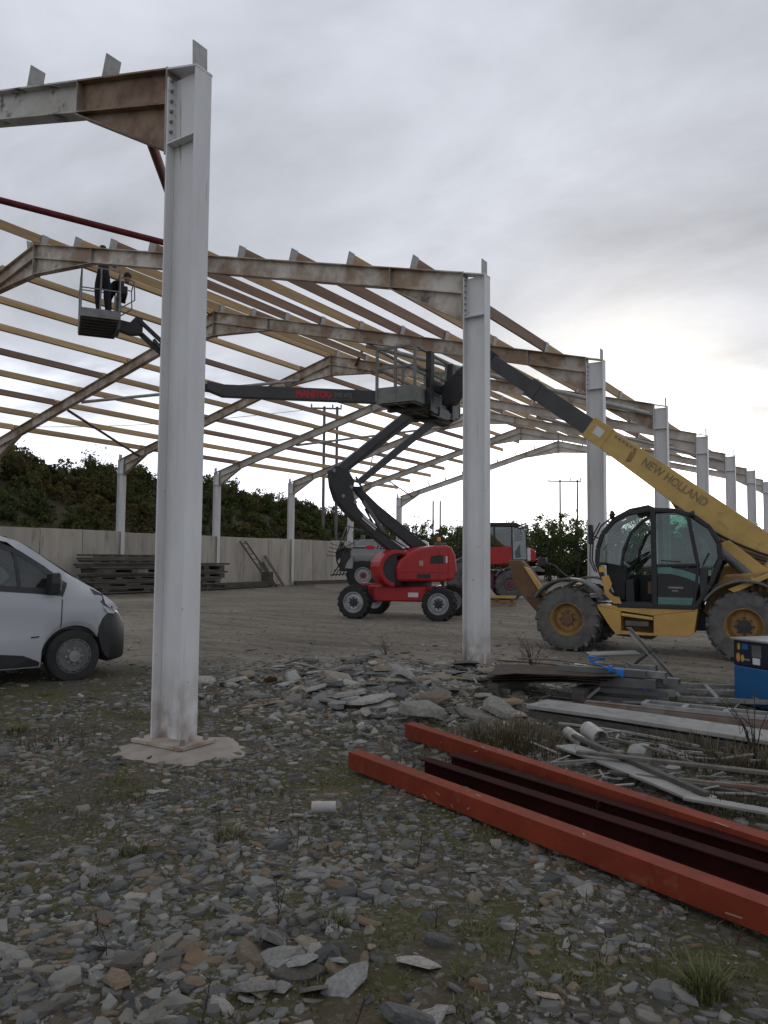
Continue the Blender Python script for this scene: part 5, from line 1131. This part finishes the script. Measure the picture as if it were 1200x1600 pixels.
# bramble twigs at the foot of the second column and by the scrap
def twigs(x, y, n, h, lb):
    t = thing('bare_bramble', lb, 'bramble', (x, y, gz(x, y))); r_ = random.Random(int(x * 100)); m_ = MB()
    for i in range(n):
        a = r_.uniform(0, 6.28); l = r_.uniform(.1, .4); hh = h * r_.uniform(.5, 1); m_.tube([(0, 0, -.03), (.3 * l * math.cos(a), .3 * l * math.sin(a), hh * .5), (l * math.cos(a), l * math.sin(a), hh)], [.006, .004, .002], 4)
        for j in range(3): b_ = r_.uniform(0, 6.28); q = .4 + .2 * j; m_.tube([(l * q * math.cos(a), l * q * math.sin(a), hh * q), (l * q * math.cos(a) + .08 * math.cos(b_), l * q * math.sin(a) + .08 * math.sin(b_), hh * q + .08)], [.003, .0015], 3)
    m_.build('twig', M['weed'], t)
twigs(.75, 5.6, 12, .55, 'bare dark bramble twigs right of the second column, before the telehandler wheel')
twigs(-2.1, 6.2, 7, .38, 'bare weed stems standing at the far edge of the slab heap')
twigs(4.02, 2.2, 7, .55, 'dark weed stems growing in front of the blue box')

# ------------------------------------------------------------------ red steel members lying in the foreground
M['redbeam'] = mat('red_oxide_primer', (.22, .036, .014), (.16, .027, .012), 3.5, .75, bump=.12, bscale=18, spec=.2, dirt=((.20, .10, .065), .30, 9, .12), detail=10)
M['darkbeam'] = mat('dark_red_primer', (.042, .009, .0075), (.024, .007, .006), 3, .85, spec=.08)
def beam(name, label, p, q, w, h, m, kind='box'):
    p, q = Vector(p), Vector(q); L_ = (q - p).length; d = (q - p).normalized(); e = Vector((0, 0, 1)).cross(d).normalized(); u = d.cross(e)
    t = thing(name, label, 'steel beam', p, 0, 'red primed steel members on the ground'); mb = MB(); tk_ = .007
    a, e_, u_ = d * L_, e, u
    if kind == 'box':
        mb.hexa(-e * w / 2, a, e * w, u * tk_); mb.hexa(-e * w / 2 + u * (h - tk_), a, e * w, u * tk_); mb.hexa(-e * w / 2 + u * tk_, a, e * tk_, u * (h - 2 * tk_)); mb.hexa(e * (w / 2 - tk_) + u * tk_, a, e * tk_, u * (h - 2 * tk_)); mb.hexa(-e * (w / 2 - tk_) + u * tk_ + d * .012, d * .005, e * (w - 2 * tk_), u * (h - 2 * tk_))
    else:
        mb.hexa(-e * w / 2, a, e * w, u * tk_ * 1.5); mb.hexa(-e * w / 2 + u * (h - tk_), a, e * w, u * tk_ * 1.5); mb.hexa(-e * tk_ / 2 + u * tk_, a, e * tk_, u * (h - 2 * tk_))
    mb.build('section', m, t, bevel=.003, seg=1); return t
dA = Vector((.937, -.35, 0)); dB = Vector((.914, -.406, 0))
beam('steel_beam', 'bright red primed square steel beam, nearest of those lying in the foreground', Vector((1.50, .19, .015)), Vector((1.50, .19, .015)) + dA * 5.2, .115, .125, M['redbeam'])
beam('steel_beam', 'bright red primed square steel beam lying farther back beside the scrap timber', Vector((1.36, 1.24, .03)), Vector((1.36, 1.24, .03)) + dB * 5.2, .11, .125, M['redbeam'])
beam('steel_beam', 'dark maroon steel beam just behind the nearest red beam', Vector((2.02, .36, .01)), Vector((2.02, .36, .01)) + Vector((.944, -.33, 0)) * 5, .10, .11, M['darkbeam'], 'i')
beam('steel_beam', 'dark maroon steel beam just in front of the farther red beam', Vector((2.12, .60, .01)), Vector((2.12, .60, .01)) + Vector((.944, -.33, 0)) * 5, .10, .11, M['darkbeam'], 'i')

M['scuff'] = mat('bare_scuff', (.34, .22, .17), None, rough=.8)
rg = random.Random(4)
for t_, d_, w_, h_ in [(o, dd, .115, .125) for o, dd in zip([o for o in COL.objects if o.name.startswith('steel_beam')][:2], (dA, dB))]:
    e_ = Vector((0, 0, 1)).cross(d_).normalized()
    for k in range(11):
        s0 = rg.uniform(.3, 4.0); l_ = rg.uniform(.01, .09); v_ = rg.uniform(-.045, .045); a_ = d_ * s0 + e_ * v_ + Vector((0, 0, h_ + .0006))
        if k % 2: MB().hexa(a_, d_ * l_ + e_ * rg.uniform(-.02, .02), e_ * rg.uniform(.003, .01), (0, 0, .0008)).build('scuff', M['scuff'], t_)
        else: MB().hexa(d_ * s0 - e_ * (w_ / 2 + .0008) + Vector((0, 0, rg.uniform(.02, .10))), d_ * l_ + Vector((0, 0, rg.uniform(-.02, .02))), Vector((0, 0, rg.uniform(.003, .008))), e_ * .0006).build('scuff', M['scuff'], t_)
# ------------------------------------------------------------------ scrap and offcuts
M['offwhite'] = mat('weathered_white_sheet', (.31, .30, .28), (.22, .21, .19), 3, .7, dirt=((.09, .08, .065), .30, 5, .1), bump=.15)
M['wood'] = mat('weathered_timber', (.17, .15, .125), (.10, .088, .072), 2, .85, stretch=(6, .5, 6), bump=.3, rand=.15)
M['oldwood'] = mat('old_grey_timber', (.118, .108, .092), (.064, .058, .050), 2, .9, stretch=(3, .5, 9), bump=.3, rand=.2)
M['alu'] = mat('aluminium_section', (.30, .30, .29), (.20, .20, .19), 6, .45, metal=.4, rand=.25)
M['rustc'] = mat('rusty_channel', (.17, .085, .05), (.22, .20, .18), 2.2, .7, dirt=((.10, .035, .02), .33, 4, .1))
M['plastic'] = mat('white_plastic_pipe', (.42, .40, .37), (.28, .27, .24), 7, .4)
M['blue'] = mat('blue_cabinet', (.012, .105, .27), (.010, .085, .22), 3, .45, dirt=((.03, .05, .06), .24, 5, .08))
M['navy'] = mat('navy_panel', (.008, .009, .022), (.014, .014, .03), 4, .4)
M['bluestrap'] = mat('blue_strap', (.01, .16, .50), None, rough=.6)
def single(mb, name, label, cat, m, group=None, **k): return tag(mb.build(name, m, **k), label, cat, group)
def plank(name, label, cat, p, q, w, h, m, group=None, wob=0, up=(0, 0, 1)):
    p, q = Vector(p), Vector(q); d = (q - p).normalized(); e = d.cross(Vector(up)).normalized(); u = e.cross(d); n = 8; r_ = random.Random(int(p.x * 1000)); secs = []
    for i in range(n + 1):
        c = p + (q - p) * i / n + u * (wob * math.sin(3.0 * i / n)); ww = w * (1 + r_.uniform(-.05, .05) * (wob > 0))
        secs.append([c - e * ww / 2, c + e * ww / 2, c + e * ww / 2 + u * h, c - e * ww / 2 + u * h])
    return single(MB().loft(secs), name, label, cat, m, group, bevel=.003, seg=1)
plank('wall_sheet', 'long wide weathered white sheet lying across the scrap, behind the grass', 'sheet', (1.93, 2.80, .13), (4.9, 2.36, .12), .42, .035, M['offwhite'], wob=.012)
plank('batten', 'dark timber batten under the long white sheet', 'batten', (1.95, 2.66, .02), (4.9, 2.20, .02), .10, .09, M['oldwood'])
plank('lath', 'thin pale lath between the rusty channel and the long white sheet', 'lath', (3.2, 3.08, .06), (4.8, 2.93, .06), .07, .03, M['wood'])
t = thing('rusty_channel', 'long rust stained grey steel channel lying in front of the window frames', 'steel channel', (2.36, 2.98, .02)); mb = MB(); d = Vector((.9996, .02, 0)); e = Vector((-.02, .9996, 0))
mb.hexa((0, 0, 0), d * 2.6, e * .012, (0, 0, .17)); mb.hexa((0, 0, .158), d * 2.6, e * .10, (0, 0, .012)); mb.hexa((0, 0, 0), d * 2.6, e * .10, (0, 0, .012)); mb.build('section', M['rustc'], t, bevel=.003)
plank('fascia_board', 'wide pale grey board angled behind the farther red beam', 'board', (2.66, 1.60, .05), (3.92, .70, .05), .20, .02, M['offwhite'], wob=.01)
plank('dark_lath', 'dark split lath lying along the wide pale board', 'lath', (2.66, 1.80, .09), (3.93, .72, .08), .05, .03, M['oldwood'])
plank('pale_lath', 'long pale lath crossing over the wide board toward the right edge', 'lath', (2.88, 1.24, .10), (4.7, 1.42, .12), .06, .025, M['wood'])
plank('short_board', 'short pale board end at the right edge behind the farther red beam', 'board', (3.80, .66, .06), (4.7, .66, .05), .10, .02, M['offwhite'])
plank('rusty_rod', 'short rusty orange rod lying beyond the pale lath', 'rod', (3.74, 1.02, .07), (4.3, 1.13, .07), .025, .025, M['rustc'])
plank('thin_stick', 'thin straight stick leaning in the slab heap left of the scrap', 'stick', (.82, 3.3, .02), (1.45, 2.25, .18), .018, .018, M['wood'])
for i, (x, y, s, lb) in enumerate([(3.22, 1.78, .26, 'largest broken white slab beside the white pipes'), (3.55, 1.45, .15, 'small broken white block right of the broken slab'), (2.95, 2.35, .16, 'pale broken block behind the white cylinder'), (3.42, 1.95, .18, 'pale broken block leaning on grass behind the broken slab')]):
    V, F = slate(200 + i, .42); me = np_mesh('broken_slab', V * s, F); o = tag(link('broken_slab', me, M['offwhite']), lb, 'slab'); o.location = (x, y, gz(x, y) + s * .12); o.rotation_euler = (R(12), R(-8), i)
def pipe(name, label, p, q, r, cat='pipe'):
    p, q = Vector(p), Vector(q); m_ = MB(); d = (q - p).normalized(); L_ = (q - p).length; m_.lathe([(r * .88, .0), (r, .0), (r, L_), (r * .88, L_), (r * .88, .0)], p, d, 20); return single(m_, name, label, cat, M['plastic'], smooth=True)
pipe('pipe_offcut', 'short white plastic pipe offcut lying on stones in the centre foreground', (1.90, -.84, .055), (2.02, -.75, .055), .036)
pipe('plastic_drum', 'white plastic cylinder lying on its side among the scrap', (2.68, 2.12, .10), (2.86, 1.92, .08), .075, 'cylinder')
pipe('gutter_pipe', 'dirty white pipe beside the grass, pointing toward the red beam', (2.52, 2.05, .07), (2.78, 1.74, .06), .05)
M['sheet'] = mat('dark_rusty_sheet', (.075, .058, .045), (.045, .036, .03), 4, .85, spec=.15, dirt=((.14, .075, .04), .32, 5, .1))
# pile of sheets and sections left of the telehandler's front wheel
for i in range(4):
    z = .27 + .035 * i; mb = MB(); r_ = random.Random(40 + i); n = 6
    mb.loft([[(x, -.38 + r_.uniform(-.02, .02), z - gz(1.9, 3.5) * 0 + .015 * math.sin(x * 4 + i)), (x, .38, z + .015 * math.sin(x * 4 + i + 1)), (x, .38, z + .012 + .015 * math.sin(x * 4 + i + 1)), (x, -.38, z + .012 + .015 * math.sin(x * 4 + i))] for x in np.linspace(-.72, .62, n)])
    o = single(mb, 'metal_sheet', ['lowest rusty sheet of the sheet pile beside the second column', 'second lowest rusty sheet of the sheet pile beside the second column', 'second highest rusty sheet of the sheet pile beside the second column', 'topmost rusty sheet of the sheet pile beside the second column'][i], 'metal sheet', M['sheet'], 'sheets in the scrap pile'); o.location = (1.72 + .05 * i, 3.75 - .04 * i, 0); o.rotation_euler = (0, R(-2), R(6 + 5 * i))
for i, (x, y) in enumerate([(1.25, 3.55), (2.15, 3.75)]): plank('bearer', ['left timber bearer under the rusty sheet pile', 'right timber bearer under the rusty sheet pile'][i], 'bearer', (x, y - .35, .02), (x + .05, y + .4, .02), .14, .22, M['oldwood'])
rg = random.Random(12)
for i in range(12):
    lay = i // 3; z = .06 + .095 * lay + rg.uniform(0, .03); a = R(rg.choice([8, -14, 25, 4, -5])); L_ = rg.uniform(.55, 1.15); cx, cy = 2.42 + rg.uniform(-.15, .2), 3.72 + .24 * (i % 3) + rg.uniform(-.06, .06); dx, dy = math.cos(a) * L_ / 2, math.sin(a) * L_ / 2; w = rg.choice([.05, .07, .09])
    t = thing('box_section', f'{["front", "middle", "rear"][i % 3]} metal box section in the {["bottom", "second", "third", "top"][lay]} layer of the scrap pile under the blue strap', 'box section', (cx, cy, z), a, 'aluminium sections in the scrap pile'); m_ = MB()
    for (y0, y1, z0, z1) in ((-w / 2, w / 2, 0, .004), (-w / 2, w / 2, w - .004, w), (-w / 2, -w / 2 + .004, .004, w - .004), (w / 2 - .004, w / 2, .004, w - .004)): m_.box(-L_ / 2, L_ / 2, y0, y1, z0, z1)
    m_.build('tube', M['alu'] if i % 3 else M['greyd'], t)
M['pale'] = mat('pale_metal_strip', (.40, .39, .36), (.28, .27, .25), 5, .6)
def angle(name, label, p, q, w, m, group=None): m_ = MB(); m_.bar(p, q, w, .006); m_.bar(Vector(p) + Vector((0, .02, -w / 2)), Vector(q) + Vector((0, .02, -w / 2)), .006, w); return single(m_, name, label, 'steel angle', m, group)
angle('steel_angle', 'tall pale angle strip leaning up steeply in front of the yellow side panel', (2.93, 4.80, .12), (2.52, 4.05, .86), .065, M['pale'])
angle('steel_angle', 'shorter pale angle strip forming a V with the tall leaning one', (2.93, 4.78, .14), (2.46, 4.1, .47), .05, M['pale'])
angle('steel_angle', 'dull strip propped upright under the leaning angles', (2.74, 4.45, .0), (2.70, 4.42, .42), .07, M['greyd'])
angle('steel_angle', 'short strip crossing low in front of the leaning angles', (2.45, 3.92, .18), (2.86, 4.35, .22), .06, M['alu'])
angle('steel_angle', 'thin strip sticking out at the left front of the sections pile', (2.1, 3.35, .02), (2.32, 3.6, .25), .03, M['alu'])
plank('crate_slab', 'flat grey panel on top of the sections pile', 'panel', (2.05, 4.05, .52), (2.55, 4.3, .55), .34, .02, M['greyd'])
st = thing('ratchet_strap', 'bright blue ratchet strap lying down across the scrap pile', 'strap', (0, 0, 0)); MB().tube([(2.25, 3.66, .50), (2.20, 3.62, .56), (2.38, 3.60, .55), (2.22, 3.58, .52), (2.5, 3.66, .40), (2.64, 3.74, .30), (2.86, 3.92, .14)], .011, 6).build('webbing', M['bluestrap'], st, smooth=True)
MB().box(2.49, 2.57, 3.62, 3.70, .36, .45).build('ratchet', M['bluestrap'], st, bevel=.01); MB().box(2.42, 2.45, 3.60, 3.68, .42, .48).build('buckle', M['bluestrap'], st, bevel=.005)
# tangle of thin strips and battens round the pile and the second column's foot
rg = random.Random(77)
TG = [('thin rusty strip poking left out of the sheet pile', (.85, 4.1, .12), (1.9, 3.7, .30), 'rustb'), ('bent dark strip lying before the second column', (.35, 4.6, .05), (1.5, 4.35, .16), 'oldwood'), ('pale lath across the top of the rusty sheets', (1.2, 4.0, .42), (2.35, 3.6, .46), 'wood'), ('dark batten fallen from the front of the sheet pile', (1.1, 3.15, .05), (2.2, 3.28, .06), 'oldwood'), ('pale strip lying from the pile toward the blue cabinet', (2.6, 3.5, .12), (3.45, 3.9, .06), 'alu'), ('thin grey strip leaning on the back of the pile', (2.1, 4.6, .02), (2.75, 4.3, .62), 'greyd'), ('rusty flat bar lying behind the second column', (-.2, 6.4, .03), (1.3, 6.15, .05), 'rustb'), ('pale lath beside the broken white slabs', (2.9, 1.95, .08), (3.7, 1.55, .06), 'wood'), ('grey strip under the pale crossing lath', (3.2, 1.0, .05), (4.5, .95, .04), 'oldwood'), ('short rust bar on the slab heap left of the sheet pile', (.3, 3.4, .14), (1.0, 3.1, .10), 'rustb'), ('narrow pale strip along the front of the long white sheet', (2.3, 2.42, .05), (3.6, 2.2, .05), 'offwhite'), ('dark strip in the grass before the long white sheet', (2.9, 2.15, .06), (4.3, 1.9, .05), 'oldwood'), ('bright edge strip under the farther red beam', (2.7, 1.02, .02), (3.6, .45, .02), 'offwhite'), ('short pale offcut lying between the red beams', (2.6, .78, .02), (3.1, .62, .03), 'offwhite')]
for lb, a, c, m in TG: plank('metal_strip' if m in ('rustb', 'alu', 'greyd') else 'timber_offcut', lb, 'strip' if m in ('rustb', 'alu', 'greyd') else 'offcut', a, c, rg.uniform(.025, .06), rg.uniform(.008, .025), M[m], wob=.02)
mb = MB(); rg = random.Random(8)
for i in range(150):
    cx, cy = (rg.uniform(2.5, 4.4), rg.uniform(.75, 2.3)) if i % 2 else (rg.gauss(1.9, .75), rg.gauss(3.7, .5))
    a = rg.uniform(-.6, .5) if rg.random() < .7 else rg.uniform(0, 3.1); l_ = rg.uniform(.06, .34); z = gz(cx, cy) + rg.uniform(.01, .06); dx, dy = math.cos(a) * l_, math.sin(a) * l_
    mb.bar((cx, cy, z), (cx + dx, cy + dy, z + rg.uniform(-.01, .07)), rg.uniform(.006, .03), rg.uniform(.004, .012))
tag(mb.build('timber_splinters', M['offwhite']), 'litter of small pale timber splinters and strip ends over the scrap ground', 'splinters', kind='stuff')
# window frames lying flat behind the rusty channel
fr = thing('window_frame', 'grey aluminium window frame lying flat beside the blue box', 'window frame', (2.98, 4.25, .10), R(18)); m_ = MB()
for y in (0, .55, 1.0): m_.bar((0, y, 0), (1.25, y, .01), .05, .045)
for x in (.02, .42, .82, 1.22): m_.bar((x, 0, .003), (x, 1.0, .003), .05, .045)
m_.build('frame_bars', M['alu'], fr)
fr = thing('window_frame', 'narrow slotted aluminium frame lying on the rusty channel', 'window frame', (2.9, 3.08, .20), R(1)); m_ = MB()
for y in (0, .22): m_.bar((0, y, 0), (1.9, y, .0), .035, .03)
for k in range(6): m_.bar((.02 + .37 * k, 0, .003), (.02 + .37 * k, .22, .003), .05, .03)
m_.build('frame_bars', M['alu'], fr)
# blue electrical cabinet cut by the right edge
ba = math.atan2(-.6, .8); bx = thing('blue_cabinet', 'blue and navy metal cabinet with stickers at the right edge of the picture', 'cabinet', (3.47, 4.85, .02), ba)
MB().box(0, .75, 0, .55, 0, .42).build('lower_body', M['blue'], bx, bevel=.012); MB().box(.0, .75, .0, .55, .423, .70).build('control_panel', M['navy'], bx, bevel=.012); MB().box(-.02, .78, -.03, .58, .703, .73).build('lid', M['grey'], bx, bevel=.008)
for x, z, r_, m in ((.085, .635, .028, 'warn'), (.075, .515, .036, 'warn2'), (.135, .51, .028, 'warn3')):
    M[m] = mat('label_' + m, {'warn': (.45, .26, .01), 'warn2': (.55, .22, .06), 'warn3': (.42, .36, .04)}[m], None); MB().prism([(x + r_ * .8 * math.cos(R(a)), z + r_ * 1.4 * math.sin(R(a))) for a in range(0, 360, 30)], -.006, -.001).build('sticker', M[m], bx)
for x0, x1, z0, z1, m in ((.13, .22, .61, .67, M['blue']), (.27, .40, .54, .67, M['greyd']), (.28, .38, .46, .53, M['white']), (.16, .24, .49, .51, M['greytext'])): MB().box(x0, x1, -.006, -.001, z0, z1).build('sticker', m, bx)

# ------------------------------------------------------------------ stacked shuttering panels, ladder and offcuts against the far wall
rg = random.Random(31)
ORD = ['lowest', 'second lowest', 'third lowest', 'fourth lowest', 'fifth lowest', 'sixth lowest', 'fifth from the top', 'fourth from the top', 'third from the top', 'second from the top', 'topmost']
def stackp(y0, y1, x, tops, nm, zs):
    z = zs
    for i, (h, dy0, dy1, nb) in enumerate(tops):
        t = thing('shuttering_panel', f'{ORD[i if i < 6 else len(ORD) - (len(tops) - i)]} weathered timber panel in the {nm}', 'timber panel', (x + rg.uniform(-.05, .05), 0, z), R(rg.uniform(-.15, .15)), 'weathered timber panels stacked by the wall')
        a, c = y0 + dy0, y1 + dy1; bt = .055 if h > .12 else h - .01
        MB().box(-.55, .55, a, c, h - bt, h - .006).build('board', M['oldwood'], t)
        if h > .12:
            MB().box(.50, .56, a, c, .0, .05).build('bottom_board', M['oldwood'], t)
            for k in range(nb): yy = a + (c - a - .3) * k / (nb - 1); MB().box(-.5, .555, yy, yy + .3, .052, h - bt - .002).build('bearer', M['oldwood'], t)
        z += h
stackp(14.7, 18.4, -21.95, [(.22, .4, 1.2, 3), (.20, .0, 1.3, 4), (.09, -.2, .9, 2), (.18, .1, .6, 5), (.08, .0, .4, 2), (.24, .1, .1, 3), (.09, -.1, .0, 2), (.10, -.15, -.05, 2), (.15, 0, 0, 6), (.10, -.1, 0, 2), (.14, -.05, .05, 6)], 'tall stack left of the near column', .14)
stackp(19.6, 22.1, -21.95, [(.24, 0, .2, 3), (.20, 0, -.5, 3), (.09, .2, -.4, 3), (.24, .1, -.2, 3), (.09, .1, .0, 2), (.28, 0, -.2, 3), (.10, 0, .2, 2)], 'lower stack partly behind the near column', .14)
la = thing('ladder', 'dark wooden ladder leaning against the concrete wall', 'ladder', (-23, 25, 0)); p, q = Vector((.95, 1.0, .12)), Vector((-.03, -.42, 2.5)); s_ = Vector((.05, .38, 0))
for o_ in (Vector((0, 0, 0)), s_): MB().bar(p + o_, q + o_, .05, .08).build('stile', M['oldwood'], la)
for k in range(9): c = p + (q - p) * (k + .5) / 9; MB().bar(c, c + s_, .03, .04).build('rung', M['oldwood'], la)
single(MB().hexa((-22.4, 25.6, .16), (.4, .1, 0), (-.1, .5, 0), (0, 0, .75)), 'wooden_crate', 'dark wooden box standing beside the ladder foot', 'crate', M['oldwood'], bevel=.01)
plank('orange_board', 'short orange board lying at the ladder foot', 'board', (-22.1, 25.7, .22), (-21.9, 26.5, .22), .12, .04, M['rustb'])
plank('leaning_plank', 'pale plank leaning against the wall right of the ladder', 'plank', (-22.3, 27.3, .1), (-23.1, 26.6, 1.75), .16, .05, M['wood'], up=(1, 0, 0))
plank('leaning_plank', 'short dark plank leaning beside the pale one', 'plank', (-22.6, 26.9, .1), (-23.1, 26.4, 1.4), .2, .05, M['oldwood'], up=(1, 0, 0))
plank('ground_board', 'pale board lying on the ground by the wall', 'board', (-21.9, 27.3, .14), (-21.2, 28.6, .12), .14, .04, M['wood'])
plank('long_log', 'long dark timber lying at the wall foot behind the column', 'timber', (-21.6, 20.0, .12), (-22.0, 25.5, .16), .3, .28, M['oldwood'])
plank('wall_foot_timber', 'long dark timber along the wall foot left of the tanker', 'timber', (-22.6, 28.6, .12), (-22.6, 36, .12), .2, .24, M['oldwood'])
# yellow frame on the ground behind the second column
yf = thing('yellow_lifting_frame', 'yellow and rusty steel frame lying on the yard right of the second column', 'steel frame', (-6.6, 20.2, .02), R(28))
for z in (.08, .30): MB().bar((-.6, 0, z), (.75, 0, z), .10, .09).build('beam', M['yellowd'] if z < .2 else M['yellow'], yf)
for x in (-.5, .1, .6): MB().box(x - .06, x + .06, -.05, .05, .12, .26).build('spacer', M['rustb'], yf)
MB().bar((-.6, .5, .08), (.75, .5, .08), .10, .09).build('beam', M['yellowd'], yf); MB().bar((.6, 0, .05), (.6, .5, .05), .1, .06).build('beam', M['rustb'], yf)
# rusty digger bucket and mound seen beyond the front wheel
bu = thing('rusty_bucket', 'rusty yellow bucket and plate scrap beyond the telehandler front wheel', 'bucket', (-2.2, 18.6, 0), R(33)); MB().prism([(-.7, .1), (-.75, .9), (-.55, .95), (-.45, .3), (.3, .2), (.7, .35), (.75, .1), (.4, 0), (-.5, 0)], -.6, .6).build('shell', M['yellowd'], bu, bevel=.02)
for k in range(4): MB().box(.68, .95, -.55 + .33 * k, -.43 + .33 * k, .14, .22).build('tooth', M['rustb'], bu)
MB().prism([(-.72, .85), (-.5, 1.15), (-.3, 1.1), (-.45, .8)], -.3, .3).build('mounting_ear', M['rustb'], bu)

# ------------------------------------------------------------------ power poles and line
M['pole'] = mat('grey_pole', (.17, .155, .14), (.12, .108, .096), 4, .9)
def hpole(p, q, zb, zt, r, label, arm=True):
    t = thing('power_pole', label, 'power pole', (p[0], p[1], zb)); P = [Vector((0, 0, 0)), Vector((q[0] - p[0], q[1] - p[1], 0))]; h = zt - zb
    for o in P: MB().tube([o + Vector((0, 0, -1)), o + Vector((0, 0, h))], [r, r * .8], 10).build('pole', M['pole'], t, smooth=True)
    if arm:
        d = P[1].normalized(); MB().bar(P[0] - d * 1.1 + Vector((0, 0, h - .15)), P[1] + d * .35 + Vector((0, 0, h - .15)), .10, .12).build('crossarm', M['pole'], t)
        for s in (-1.0, .15 + P[1].length * .5, P[1].length + .3):
            c = P[0] + d * s + Vector((0, 0, h - .08)); MB().lathe([(.03, 0), (.07, .05), (.05, .12), (.07, .17), (.02, .28), (0, .30)], c, (0, 0, 1), 8).build('insulator', M['greyd'], t)
hpole((-31.4, 42.5), (-30.6, 43.1), 2.0, 13.5, .13, 'tall double wooden power pole rising behind the left slope purlins')
hpole((-19.63, 62.45), (-18.31, 63.31), 0, 9.0, .10, 'distant twin pole with crossarm in the white gap left of the third column')
hpole((-39.2, 73.7), (-38.5, 74.15), 0, 8.5, .12, 'distant pair of bare poles left of the second white column', False)
wi = [(-60 + 28.6 * t, 8 + 34.5 * t, 12.2 - 2.2 * math.sin(math.pi * t) + 1.2 * t) for t in np.linspace(0, 1, 14)]
single(MB().tube(wi, .018, 4), 'overhead_wire', 'thin overhead wire running left from the tall double pole', 'wire', M['pole'])
